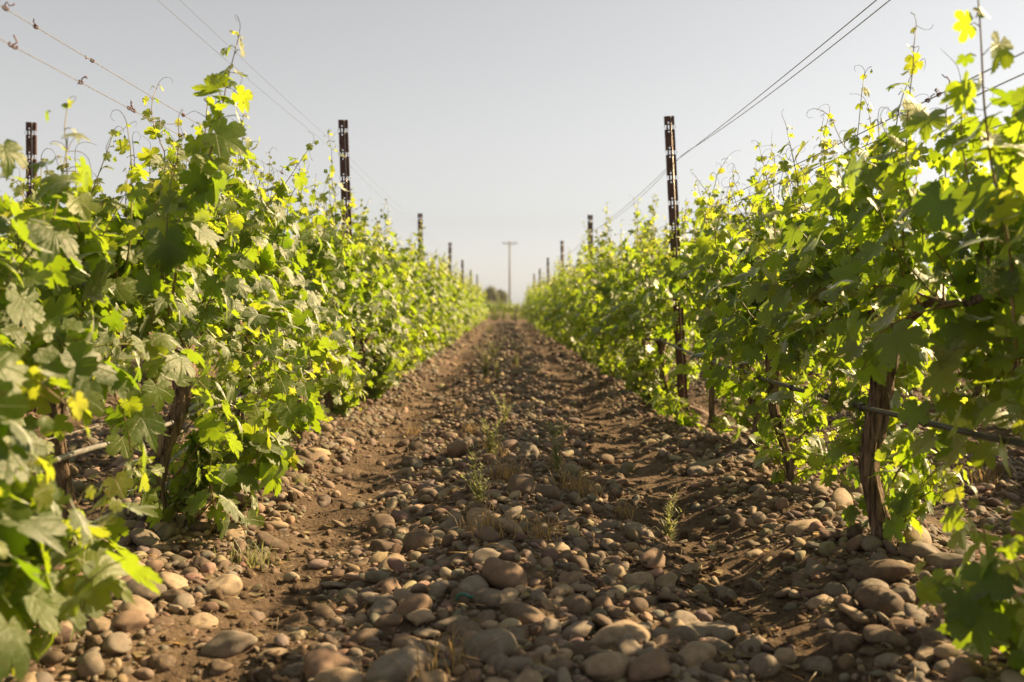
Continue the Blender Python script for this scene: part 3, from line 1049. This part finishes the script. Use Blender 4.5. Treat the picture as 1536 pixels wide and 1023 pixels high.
near_right = [
    (2.06, 'dark out-of-focus grapevine cut off by the right picture edge, closest vine on the right', dict(
        dx=0.13, height=0.86, hang=3, hang_side=1, suckers=7, cover=9, cover_side=-1, limx=0.20, tall=0.2, lat=1.1, leaf=1.1,
        extra=[S((-0.18, -0.02, 0.04), (-0.55, 0.1, 0.6), 8, limx=0.4, size=0.075, lat=0.95), S((-0.15, 0.1, 0.04), (-0.5, 0.15, 0.7), 8, limx=0.4, size=0.075, lat=0.95)] + [S((-0.24 + 0.03 * q, 0.10 - 0.12 * q, 0.72), (-0.10 + 0.04 * q, 0.0, 1.0), 15 - q, up=0.04, wander=0.05, limx=0, size=0.085, lat=1.5) for q in range(4)] + [S((-0.24, -0.12 * q - 0.02, 0.05), (-0.35, -0.2, 0.45 + 0.1 * q), 7, limx=0.45, size=0.085, lat=1.5) for q in range(3)])),
    (3.03, 'grapevine on the thickest pale trunk, leaning foot among cobbles, right row', dict(
        dx=-0.06, height=0.70, hang=7, hang_side=1, suckers=14, sucker_dir=1.15, both=1, cover=9, cover_side=-1, trunk_r=0.026, limx=0.22, tall=0.0, extra=[S((-0.05, -0.25, 0.8), (-0.1, 0.0, 1.0), 13, up=0.1, wander=0.06, limx=0, size=0.07, lat=0.6), S((0.0, 0.3, 0.8), (0.1, 0.1, 1.0), 14, up=0.1, wander=0.06, limx=0, size=0.07, lat=0.6)], head=0.66, lat=1.3, inner=85, leaf=1.0,
        trunk=[(0.03, 0.0, -0.06), (-0.01, 0, 0.10), (-0.055, 0, 0.26), (-0.02, 0, 0.48), (0.0, 0, 0.68)])),
    (4.28, 'grapevine on thin dark trunk leaning away from the track, second clear trunk on the right', dict(
        height=0.82, hang=8, hang_side=1, suckers=14, sucker_dir=1.2, both=1, cover=9, cover_side=-1, trunk_r=0.018, limx=0.22, tall=0.2, lat=1.3, inner=85, leaf=0.95,
        trunk=[(0.05, 0, -0.06), (0.0, 0, 0.14), (-0.07, 0, 0.36), (-0.07, 0, 0.62)])),
    (5.34, 'grapevine in the right row just beyond the vine with the thin leaning trunk', dict(dx=0.10, height=0.88, hang=9, hang_side=1, suckers=12, sucker_dir=0.3, cover=4, cover_side=-1, limx=0.18, tall=0.15, lat=1.3, inner=75, leaf=0.92)),
    (6.36, 'grapevine with thin straight trunk just in front of the right first steel post', dict(
        dx=0.10, height=0.80, hang=6, hang_side=1, suckers=9, sucker_dir=0.3, trunk_r=0.016, limx=0.14, tall=0.15, lat=1.3, inner=75, leaf=0.92, trunk=[(0, 0, -0.05), (0, 0, 0.3), (0.01, 0, 0.62)],
        extra=[S((-0.08, 0.12 * q, 0.03), (-0.75, 0.1 * q, 0.42), 8, up=0.02, limx=0.6, size=0.075, lat=1.5) for q in range(-1, 4)])),
]
for (row, x0, grp, sd) in ((near_left, LX, GL, 100), (near_right, RX, GR, 200)):
    for n, (y, lab, kw) in enumerate(row):
        x0 = (LX if grp is GL else RX) + kw.get('dx', 0.0)
        Vine(sd + n * 3, 'hi', **kw).build('grapevine', lab, grp, (x0, y, gz1(x0, y) - 0.02))

POST_L = [7.5 + 7.15 * k for k in range(6)]
POST_R = [7.12 + 6.92 * k for k in range(6)]
protos = {}
for n in range(6):
    protos['mid', n] = None
    protos['low', n] = None


def vine_at(lod, n, loc, rz, label, grp, sc=1.0):
    key = (lod, n)
    if protos.get(key) is None:
        kw = dict(height=0.92 + 0.06 * (n % 3), hang=11, suckers=18, limx=0.31, tall=0.22, lat=1.0, inner=35)
        if lod == 'low':
            kw.update(inner=45)
        o = Vine(300 + n * 11 + (57 if lod == 'low' else 0), lod, **kw).build('grapevine', label, grp, loc, rz)
        protos[key] = o
    else:
        o = copy_tree(protos[key])
        o.location, o.rotation_euler = loc, (0, 0, rz)
        o['label'], o['group'] = label, grp
    o.scale = (1, 1, sc)
    return o


PN = ['first', 'second', 'third', 'fourth', 'fifth', 'sixth']
for (side, x0, posts, grp, y_start) in (('left', LX, POST_L, GL, 6.98), ('right', RX, POST_R, GR, 7.75)):
    y, n, last, cnt = y_start, 0, -1, 0
    while y < ROW_END:
        k = max([i_ for i_, p in enumerate(posts) if p <= y], default=-1)
        if k != last:
            last, cnt = k, 0
        lab = (f'leafy grapevine in the {side} row, {ORD[cnt]} vine beyond the {PN[k]} steel post' if k >= 0
               else f'dense grapevine in the {side} row, last vine before its first steel post')
        x = x0 + random.uniform(-0.05, 0.05)
        vine_at('mid' if y < 19 else 'low', (n * 5 + (2 if side == 'right' else 3) + n // 6) % 6, (x, y, gz1(x, y) - 0.02),
                math.pi * (random.random() < 0.5) + random.uniform(-0.1, 0.1), lab, grp, random.uniform(0.93, 1.07))
        y += 1.19 * random.uniform(0.96, 1.04)
        n += 1
        cnt += 1
for (sx, txt, grp) in ((-1, 'left', 'grapevines of the row beyond the left row'), (1, 'right', 'grapevines of the row beyond the right row')):
    y, n = 4.2, 0
    while y < 34:
        x = sx * (3 * ROW + 0.02) + random.uniform(-0.05, 0.05)
        vine_at('mid' if y < 9 else 'low', (n * 5 + (1 if sx > 0 else 4) + n // 6) % 6, (x, y, gz1(x, y) - 0.02),
                math.pi * (random.random() < 0.5) + random.uniform(-0.1, 0.1), f'grapevine of the neighbouring row glimpsed through gaps of the {txt} row', grp,
                random.uniform(0.9, 1.02))
        y += 1.2
        n += 1

# the next vineyard block across the headland
for n in range(9):
    x = -2.6 + 1.15 * (n % 5) + (0.5 if n > 4 else 0) * 1.0
    y = 57.0 + (6.0 if n > 4 else 0)
    vine_at('low', (n * 2 + 1) % 6, (x - 0.3, y, gz1(x, y) - 0.05), math.pi / 2 + random.uniform(-0.3, 0.3),
            'blurred grapevine of the next block closing the far end of the track', 'grapevines of the far block', random.uniform(0.72, 0.86))

# ------------------------------------------------------------------ steel posts
def make_post(label, loc, height, tilt, grp):
    o = thing('steel_post', label, 'post', loc, 0, grp)
    o.rotation_euler = (tilt[0], tilt[1], random.uniform(-0.12, 0.12))
    xb = [-0.033, -0.025, -0.013, -0.004, 0.007]
    xr = [0.013, 0.021, 0.027, 0.034]
    zb = [-0.25, 0.0]
    holes = []
    z = height - 0.075
    while z > 0.5:
        holes.append(z)
        z -= 0.178
    zs = [-0.25]
    kinds = [0]
    for h in holes[::-1]:
        zs += [h - 0.040, h - 0.030, h - 0.018, h + 0.012, h + 0.024, h + 0.034]
        kinds += [0, 1, 0, 2, 0, 1]
    zs.append(height)
    kinds.append(0)
    # the piece between zs[k] and zs[k+1] has kind kinds[k+1]
    seq = [(zs[k], zs[k + 1], kinds[k + 1]) for k in range(len(zs) - 1)]

    def strip(b, xs_, y, skip):
        t = 0.0013
        for (z0, z1, kd) in seq:
            for c in range(len(xs_) - 1):
                if (kd, c) in skip:
                    continue
                x0, x1 = xs_[c], xs_[c + 1]
                v = [(x0, y - t, z0), (x1, y - t, z0), (x1, y + t, z0), (x0, y + t, z0), (x0, y - t, z1), (x1, y - t, z1), (x1, y + t, z1), (x0, y + t, z1)]
                b.add(v, [[0, 1, 5], [0, 5, 4], [2, 3, 7], [2, 7, 6], [1, 2, 6], [1, 6, 5], [3, 0, 4], [3, 4, 7], [4, 5, 6], [4, 6, 7], [3, 2, 1], [3, 1, 0]])
    b = MB()
    strip(b, xb, 0.0, {(2, 0), (2, 2), (1, 2)})
    strip(b, xr, 0.004, {(2, 0), (2, 2)})
    for (xw, y0, y1) in ((-0.0331, 0.0016, 0.030), (0.0341, 0.0056, 0.030)):        # side flanges behind the two front strips
        for (z0, z1, kd) in seq:
            if kd == 2:
                continue
            t = 0.0012
            v = [(xw - t, y0, z0), (xw + t, y0, z0), (xw + t, y1, z0), (xw - t, y1, z0), (xw - t, y0, z1), (xw + t, y0, z1), (xw + t, y1, z1), (xw - t, y1, z1)]
            b.add(v, [[0, 1, 5], [0, 5, 4], [2, 3, 7], [2, 7, 6], [1, 2, 6], [1, 6, 5], [3, 0, 4], [3, 4, 7], [4, 5, 6], [4, 6, 7], [3, 2, 1], [3, 1, 0]])
    b.build('channel', M['rust'], o, smooth=False)
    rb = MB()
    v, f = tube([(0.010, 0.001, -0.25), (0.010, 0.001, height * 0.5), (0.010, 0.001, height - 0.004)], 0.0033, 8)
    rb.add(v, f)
    rb.build('rib', M['bright_steel'], o)  # sun-caught edge of the post, put in as a brighter steel colour
    hk = MB()
    for h in holes[:5]:
        for x in (-0.034, 0.036):
            v, f = tube([(x, -0.002, h - 0.012), (x + math.copysign(0.004, x), -0.005, h - 0.003), (x + math.copysign(0.003, x), -0.004, h + 0.008)], 0.0022, 5)
            hk.add(v, f)
    hk.build('wire_hooks', M['bright_steel'], o)
    return o


for (side, x0, posts, lean) in (('left', LX, POST_L, 0.030), ('right', RX, POST_R, 0.055)):
    for k, y in enumerate(posts):
        ht = (2.17 if side == 'left' else 2.13) if k == 0 else random.uniform(2.08, 2.17)
        ty = -lean if k == 0 else random.uniform(-0.015, 0.015)
        xb_ = x0 + (0.06 if (k == 0 and side == 'right') else 0.08 if k == 0 else 0)
        lab = (f'rusty notched steel post rising above the {side} row, tallest in view there' if k == 0
               else f'rusty steel trellis post in the {side} row, {PN[k]} post from the camera')
        make_post(lab, (xb_, y, gz1(xb_, y)), ht, (random.uniform(-0.01, 0.01), ty), 'steel trellis posts')
for (sx, y0, txt) in ((-1, 7.5, 'left'), (1, 7.1, 'right')):
    for k in range(3):
        lab = ('rusty steel post of the neighbouring row, alone at far left of the picture' if (k == 0 and sx < 0)
               else f'rusty steel post of the row beyond the {txt} row, {PN[k]} from the camera')
        x = sx * 3 * ROW + (-0.0 if sx < 0 else 0.0)
        make_post(lab, (x + 0.05, y0 + 7.1 * k, gz1(x, y0)), 2.16, (0, random.uniform(-0.02, 0.02)), 'steel trellis posts')

# ------------------------------------------------------------------ wires and drip hoses
def wire_path(x, z, posts, sag, y0=0.3, y1=ROW_END, step=0.3, jit=0.0, seed=0):
    pts = []
    g = np.random.default_rng(seed)
    nodes = [posts[0] - (posts[1] - posts[0])] + list(posts) + [posts[-1] + 7]
    for y in np.arange(y0, y1, step):
        k = max(0, max([i_ for i_, p in enumerate(nodes) if p <= y], default=0))
        w = (y - nodes[k]) / (nodes[min(k + 1, len(nodes) - 1)] - nodes[k] + 1e-6)
        s_ = 4 * w * (1 - w)
        pts.append((x + g.normal() * jit, y, z - sag * s_ + g.normal() * jit))
    return pts


def add_wire(name, label, pts, r, mat, cat, grp, tendrils=(), clips=0):
    b = MB()
    v, f = tube(pts, r, 6)
    b.add(v, f)
    o = b.build(name, mat)
    tag(o, label, cat, grp)
    P = np.array(pts)
    g = np.random.default_rng(len(label) + int(abs(pts[0][0]) * 100))
    for (y, size) in tendrils:
        c = np.array([np.interp(y, P[:, 1], P[:, 0]), y, np.interp(y, P[:, 1], P[:, 2])])
        tb = MB()
        for q in range(1 + int(size * 26)):
            c2 = c + [0, g.uniform(-size, size), 0]
            th = np.linspace(0, g.uniform(8, 16), 22)
            pitch = g.uniform(0.0012, 0.003)
            coil = [c2 + np.array([math.cos(a_) * 0.0045, pitch * a_ - 0.012, math.sin(a_) * 0.0045]) for a_ in th]
            end = coil[-1]
            for m_ in range(6):
                end = end + np.array([g.normal() * 0.006, g.normal() * 0.006, g.normal() * 0.006 + 0.002])
                coil.append(end)
            v, f = tube(coil, 0.0017, 4)
            tb.add(v, f)
        tb.build('dried_tendril', M['tendril'], o)
    for k in range(clips):
        y = 2.6 + k * 0.42 + g.uniform(-0.1, 0.1)
        c = np.array([np.interp(y, P[:, 1], P[:, 0]), y, np.interp(y, P[:, 1], P[:, 2])])
        d = np.array([0, 1.0, 0])
        cb = MB()
        v, f = tube([c - d * 0.012, c + d * 0.012], r * 1.5, 10)
        cb.add(v, f)
        cb.build('emitter', M['hose'], o)
    return o


WG = 'trellis wires strung along the rows'
add_wire('trellis_wire', 'upper thin wire with brown dried tendrils above the left row', wire_path(LX - 0.02, 1.585, POST_L, 0.02), 0.0011, M['bright_steel'], 'wire', WG,
         [(2.42, 0.03), (2.52, 0.02), (2.66, 0.03), (3.05, 0.02), (3.9, 0.03), (5.6, 0.05)])
add_wire('trellis_wire', 'lower thin wire with brown dried tendrils above the left row', wire_path(LX + 0.03, 1.475, POST_L, 0.02), 0.0011, M['bright_steel'], 'wire', WG,
         [(2.42, 0.025), (2.85, 0.015), (3.2, 0.05), (3.7, 0.03), (4.2, 0.025)])
add_wire('trellis_wire', 'faint highest wire slanting across the sky above the left row', wire_path(LX - 0.035, 1.98, POST_L, 0.045), 0.0008, M['wire'], 'wire', WG)
add_wire('trellis_wire', 'second faint high wire beside the highest one above the left row', wire_path(LX + 0.04, 1.96, POST_L, 0.02), 0.0007, M['wire'], 'wire', WG)
add_wire('trellis_wire', 'highest dark wire climbing to the top picture edge above the right row', wire_path(RX - 0.035, 1.84, POST_R, 0.035), 0.0019, M['wire'], 'wire', WG)
add_wire('trellis_wire', 'twin dark wire crossing the highest wire above the right row', wire_path(RX + 0.04, 1.905, POST_R, 0.075), 0.0019, M['wire'], 'wire', WG)
add_wire('trellis_wire', 'lower wire with clump of dried tendrils above the right row leaves', wire_path(RX - 0.035, 1.43, POST_R, 0.025), 0.0018, M['wire'], 'wire', WG,
         [(2.75, 0.09), (3.6, 0.02), (5.8, 0.03)])
add_wire('trellis_wire', 'lower bare wire just behind the tendril wire, right row', wire_path(RX + 0.04, 1.42, POST_R, 0.03), 0.0018, M['wire'], 'wire', WG)
add_wire('trellis_wire', 'pale wire just above the dusty hose of the left row', wire_path(LX + 0.03, 0.50, POST_L, 0.02, step=0.2, jit=0.002), 0.0022, M['bright_steel'], 'wire', WG)
HG = 'drip hoses along the rows'
add_wire('drip_hose', 'dusty pale grey drip hose under the left row leaves', wire_path(LX + 0.05, 0.475, POST_L, 0.055, step=0.15, jit=0.0025, seed=4), 0.0085, M['hose_dusty'], 'hose', HG, clips=5)
add_wire('drip_hose', 'black drip hose crossing the trunks of the right row', wire_path(RX - 0.12, 0.595, POST_R, 0.075, step=0.15, jit=0.0025, seed=5), 0.0085, M['hose'], 'hose', HG, clips=5)
for (sx, txt) in ((-1, 'left'), (1, 'right')):
    add_wire('drip_hose', f'drip hose of the neighbouring row behind the {txt} row', wire_path(sx * 3 * ROW, 0.55, POST_L, 0.05, 3.5, 34, step=0.4), 0.0085, M['hose'], 'hose', HG)
    add_wire('trellis_wire', f'trellis wire of the neighbouring row behind the {txt} row', wire_path(sx * 3 * ROW, 1.5, POST_L, 0.03, 3.5, 34, step=0.4), 0.0016, M['wire'], 'wire', WG)

# ------------------------------------------------------------------ weeds, straw tufts, twigs
def blades(mb, origin, n, h, spread, width, g, mat=0, lean=0.5):
    for k in range(n):
        a = g.uniform(0, 6.28)
        L = h * g.uniform(0.5, 1.1)
        o = np.array(origin) + np.array([g.normal() * spread, g.normal() * spread, 0])
        d = np.array([math.cos(a), math.sin(a), 0])
        side = np.array([-math.sin(a), math.cos(a), 0]) * width
        b = g.uniform(0.2, 1.0) * lean
        p = [o + d * L * b * t * t + np.array([0, 0, L * t * (1 - 0.35 * b * t)]) for t in (0, 0.4, 0.75, 1.0)]
        V = [p[0] - side, p[0] + side, p[1] - side * 0.8, p[1] + side * 0.8, p[2] - side * 0.5, p[2] + side * 0.5, p[3]]
        mb.add(V, [[0, 1, 3], [0, 3, 2], [2, 3, 5], [2, 5, 4], [4, 5, 6]], mat, np.tile([0, 0, g.random()], (7, 1)))


def feathery(mb, origin, h, g, mat=0, dense=1.0, spread=0.25):
    """a wispy upright weed: thin stem with many short narrow leaves"""
    a = g.uniform(0, 6.28)
    b = g.uniform(0.05, 1.0) * spread
    pts = [np.array(origin) + np.array([math.cos(a) * b * h * t * t, math.sin(a) * b * h * t * t, h * t]) for t in np.linspace(0, 1, 9)]
    v, f = tube(pts, np.linspace(0.0022, 0.0008, 9), 4)
    mb.add(v, f, mat, np.tile([0, 0, 0.5], (len(v), 1)))
    for k in range(int(h * 300 * dense)):
        t = g.uniform(0.12, 1.0)
        q = pts[min(8, int(t * 8.99))] + np.array([0, 0, g.uniform(-0.5, 0.5) * h / 9])
        az = g.uniform(0, 6.28)
        L = g.uniform(0.018, 0.05) * (1.15 - 0.6 * t)
        d = np.array([math.cos(az), math.sin(az), g.uniform(0.1, 0.9)])
        sd = np.array([-math.sin(az), math.cos(az), 0]) * 0.0024
        V = [q - sd, q + sd, q + d * L * 0.6 + sd, q + d * L * 0.6 - sd, q + d * L]
        mb.add(V, [[0, 1, 2], [0, 2, 3], [3, 2, 4]], mat, np.tile([0, 0, g.random()], (5, 1)))


WEEDS = [  # px, py of the foot, stem height in photo px, stems, label, kind
    (735, 690, 66, 9, 'wispy grey-green weed at mid ridge, tallest weed in the middle distance', 'f'),
    (722, 768, 60, 6, 'thin feathery weed on the left flank of the ridge, nearest green weed', 'f'),
    (757, 640, 48, 6, 'slender upright weed on the ridge just behind the tallest weed', 'f'),
    (835, 662, 36, 9, 'low spreading green weed right of the ridge, beside pale cobbles', 'f'),
    (728, 570, 56, 12, 'clump of pale green weeds far along the track, left of centre', 'f'),
    (740, 540, 36, 10, 'blurred green weed behind the far pale green clump', 'f'),
    (775, 545, 24, 10, 'low blurred weed right of the far weed clump', 'f'),
    (735, 505, 22, 10, 'small blurred weed at left of the narrowing track', 'f'),
    (775, 482, 22, 10, 'blurred green weed at the end of the track on the right', 'f'),
    (757, 480, 24, 12, 'blurred green weed at the end of the track in the middle', 'f'),
    (742, 480, 22, 12, 'blurred green weed at the end of the track on the left', 'f'),
    (372, 852, 40, 26, 'tuft of fresh green grass at the foot of the hanging left vine', 'b'),
    (735, 802, 44, 26, 'tuft of dry tan grass on the ridge between dark cobbles', 's'),
    (865, 742, 44, 46, 'pinkish dry grass tuft beside the tall brown cobble', 's'),
    (800, 805, 36, 30, 'flattened dry grass tuft on the right slope of the ridge', 's'),
    (668, 1008, 56, 16, 'straw tuft leaning on the big grey cobble at bottom centre', 's'),
    (1475, 705, 40, 40, 'dry yellow grass tuft behind the thick trunk at right', 's'),
    (760, 720, 40, 26, 'dry tan grass tuft around the feathery weeds', 's'),
]
for n, (px, py, hp, ns, lab, kind) in enumerate(WEEDS):
    g = np.random.default_rng(500 + n)
    x, y, z = unproject(px, py)
    h = hp * y / F_PX
    b = MB()
    if kind == 'f':
        sp = 0.05 + 0.012 * y
        for k in range(ns):
            qx, qy = x + g.normal() * 0.006, y + g.normal() * 0.006
            feathery(b, (qx - x, qy - y, -0.01), h * g.uniform(0.55, 1.1), g, 0, 0.9, spread=min(1.0, sp / h))
        nm, mat, cat = 'weed', M['weed'], 'weed'
    else:
        blades(b, (0, 0, 0), ns * 3, h * 1.25, 0.045, 0.0018, g, 0, 1.3 if kind == 's' else 0.8)
        nm, mat, cat = ('dry_grass_tuft', M['straw'], 'grass') if kind == 's' else ('grass_tuft', M['weed'], 'grass')
    o = b.build(nm, mat)
    o.location = (x, y, z)
    tag(o, lab, cat, 'weeds and grass tufts among the stones')

g = np.random.default_rng(640)
spots = sorted([(3.6 + 15.0 * g.random() ** 1.6, g.normal() * 0.24) for _ in range(30)])
cnt = {'dry': 0, 'green': 0}
for n, (y, x) in enumerate(spots):
    kind = 'green' if g.random() < 0.38 else 'dry'
    b = MB()
    if kind == 'dry':
        blades(b, (0, 0, 0), int(g.uniform(30, 60)), g.uniform(0.06, 0.14), 0.025, 0.0016, g, 0, 1.4)
    else:
        for k in range(int(g.uniform(4, 8))):
            feathery(b, (g.normal() * 0.006, g.normal() * 0.006, -0.01), g.uniform(0.08, 0.22), g, 0, 0.9, spread=0.5)
    o = b.build('dry_grass_tuft' if kind == 'dry' else 'weed', M['straw' if kind == 'dry' else 'weed'])
    o.location = (x, y, gz1(x, y))
    txt = 'small straw-coloured grass tuft' if kind == 'dry' else 'small grey-green weed'
    tag(o, f'{txt} scattered on the middle ridge, {ORD[cnt[kind]]} nearest of these small ones', 'grass' if kind == 'dry' else 'weed', 'small weeds scattered along the ridge')
    cnt[kind] += 1

TWIGS = [(850, 800, 0.30, 0.5, 'brown twig slanting between cobbles on the right slope of the ridge'), (1070, 860, 0.26, 0.9, 'thin dry twig beside the right wheel track'),
         (945, 845, 0.16, 2.2, 'short dry twig behind the big tan cobble'), (770, 725, 0.22, 2.4, 'dark broken twig near the feathery weeds'),
         (1110, 905, 0.34, -0.3, 'long dry twig lying across the right wheel track'), (650, 775, 0.22, 1.2, 'pale dry twig on the left flank of the ridge'),
         (835, 955, 0.25, 0.2, 'dry bent twig near bottom centre beside a yellow leaf scrap')]
for n, (px, py, L, a, lab) in enumerate(TWIGS):
    g = np.random.default_rng(700 + n)
    x, y, z = unproject(px, py)
    pts, q, d = [], np.array([-0.5 * L * math.cos(a), -0.5 * L * math.sin(a), 0.015]), np.array([math.cos(a), math.sin(a), 0.03])
    for k in range(9):
        qz = gz1(x + q[0], y + q[1]) - z + 0.022
        pts.append([q[0], q[1], qz])
        d = norm(d + g.normal(size=3) * 0.15)
        q = q + d * L / 8
    b = MB()
    v, f = tube(pts, np.linspace(0.0042, 0.002, 9), 6)
    b.add(v, f)
    p = np.array(pts[4])
    v, f = tube([p, p + [0.02, 0.01, 0.02], p + [0.05, 0.0, 0.03]], [0.002, 0.0015, 0.0008], 5)
    b.add(v, f)
    o = b.build('twig', M['bark'])
    o.location = (x, y, z)
    tag(o, lab, 'twig', 'dry twigs on the ground')

# a scrap of green plastic tie between two cobbles
x, y, z = unproject(694, 922)
b = MB()
v, f = tube([(-0.02, 0, 0.0), (-0.01, 0.006, 0.014), (0.004, -0.004, 0.018), (0.016, 0.004, 0.008), (0.026, 0, 0.012)], [0.003, 0.005, 0.0045, 0.005, 0.003], 6)
b.add(v, f)
o = b.build('plastic_tie', M['plastic_green'])
o.location = (x, y, z + 0.03)
tag(o, 'scrap of faded green plastic tie caught between dark cobbles', 'plastic scrap')

# ------------------------------------------------------------------ far things: utility pole, pale marker stake, trees
py_ = 150.0
px_ = (764.5 - VPX) * py_ / F_PX
top = CAM_Z + (HZY - 362) * py_ / F_PX
pole = thing('utility_pole', 'lone wooden utility pole with crossarm standing against the sky at the end of the track', 'utility pole', (px_, py_, 0))
b = MB()
v, f = tube([(0, 0, -0.5), (0, 0, top * 0.5), (0, 0, top)], [0.15, 0.13, 0.10], 12)
b.add(v, f)
b.build('shaft', M['pole_wood'], pole)


def box(mb, c, s):
    c, s = np.array(c, dtype=float), np.array(s, dtype=float) / 2
    v = np.array([[x, y, z] for x in (-1, 1) for y in (-1, 1) for z in (-1, 1)]) * s + c
    mb.add(v, [[0, 1, 3], [0, 3, 2], [4, 6, 7], [4, 7, 5], [0, 4, 5], [0, 5, 1], [2, 3, 7], [2, 7, 6], [0, 2, 6], [0, 6, 4], [1, 5, 7], [1, 7, 3]])


b = MB()
box(b, (0, -0.19, top - 0.35), (2.3, 0.09, 0.11))
b.build('crossarm', M['pole_wood'], pole, smooth=False)
b = MB()
for sx in (-1, 1):
    v, f = tube([(0.62 * sx, -0.26, top - 0.38), (0.05 * sx, -0.23, top - 1.0)], 0.025, 6)
    b.add(v, f)
b.build('brace', M['wire'], pole)
for xx in (-1.02, -0.55, 0.55, 1.02):
    b = MB()
    v, f = tube([(xx, -0.19, top - 0.28), (xx, -0.19, top - 0.2), (xx, -0.19, top - 0.13), (xx, -0.19, top - 0.05)], [0.03, 0.055, 0.045, 0.02], 8)
    b.add(v, f)
    b.build('insulator', M['ceramic'], pole)

b = MB()
sx_, sy_, sz_ = (774 - VPX) * 46 / F_PX, 46.0, 0.0
v, f = tube([(0, 0, -0.1), (0.005, 0, 0.4), (0.0, 0, 0.86)], [0.028, 0.026, 0.024], 8)
b.add(v, f)
v, f = tube([(0.0, 0, 0.86), (0, 0, 0.88)], [0.03, 0.02], 8)
b.add(v, f)
o = b.build('marker_stake', M['pole_wood'])
o.location = (sx_, sy_, gz1(sx_, sy_))
tag(o, 'pale wooden stake at the far end of the right row', 'stake')


def tree(label, px, Y, htop, width, seed):
    g = np.random.default_rng(seed)
    X = (px - VPX) * Y / F_PX
    H = CAM_Z + htop * Y / F_PX
    W = width * Y / F_PX / 2
    o = thing('tree', label, 'tree', (X, Y, 0), 0, 'trees on the horizon')
    tb = MB()
    v, f = tube([(0, 0, -0.2), (0.1, 0, H * 0.3), (0.0, 0.1, H * 0.62)], [0.3, 0.22, 0.1], 9)
    tb.add(v, f)
    tips = []
    for k in range(8):
        a = g.uniform(0, 6.28)
        z0 = H * g.uniform(0.25, 0.5)
        e = np.array([math.cos(a) * W * 0.7, math.sin(a) * W * 0.7, z0 + H * g.uniform(0.12, 0.36)])
        v, f = tube([(0, 0, z0), e * [0.5, 0.5, 1] - [0, 0, 0.15], e], [0.1, 0.07, 0.03], 6)
        tb.add(v, f)
        tips.append(e)
    tb.build('trunk', M['tree_bark'], o)
    P, T, N, S_, t = [], [], [], [], []
    cl = []
    for k in range(34):
        a, rr = g.uniform(0, 6.28), g.random() ** 0.5
        zz = g.uniform(0.22, 0.95)
        cl.append(np.array([math.cos(a) * W * rr * math.sin(math.pi * min(1, 0.25 + zz * 0.72)), math.sin(a) * W * rr * 0.8, H * zz]))
    for c in cl + tips:
        m_ = g.uniform(0.6, 1.2)
        for k in range(60):
            d = g.normal(size=3) * np.array([0.5, 0.5, 0.34]) * m_
            P.append(c + d); T.append(g.normal(size=3)); N.append(norm(d) + np.array([0, 0, 0.6])); S_.append(g.uniform(0.15, 0.34)); t.append(g.random())
    fb = MB()
    add_leaves(fb, P, T, N, S_, t, 'low', g)
    fb.build('crown', M['tree_leaf'], o)


tree('round-crowned dark tree on the horizon, left of the utility pole', 735, 240, 29, 26, 1)
tree('smaller dark tree on the horizon, right beside the utility pole foot', 752, 250, 25, 22, 2)
tree('low dark tree on the horizon behind the end of the left row', 716, 260, 23, 24, 3)
tree('low dark tree on the horizon behind the end of the right row', 800, 300, 20, 24, 4)

# ------------------------------------------------------------------ the warm dusty air of a summer evening
hm = bpy.data.materials.new('thin_warm_haze')
hm.use_nodes = True
t = hm.node_tree
t.nodes.clear()
out = t.nodes.new('ShaderNodeOutputMaterial')
pv = t.nodes.new('ShaderNodeVolumePrincipled')
pv.inputs['Color'].default_value = (0.95, 0.93, 0.88, 1)
pv.inputs['Density'].default_value = 0.0003
pv.inputs['Anisotropy'].default_value = 0.0
t.links.new(pv.outputs[0], out.inputs['Volume'])
b = MB()
box(b, (0, 195, 6.5), (500, 430, 16))
o = b.build('haze', hm, smooth=False)
tag(o, 'thin warm haze softening the far end of the vineyard', 'haze', kind='stuff')
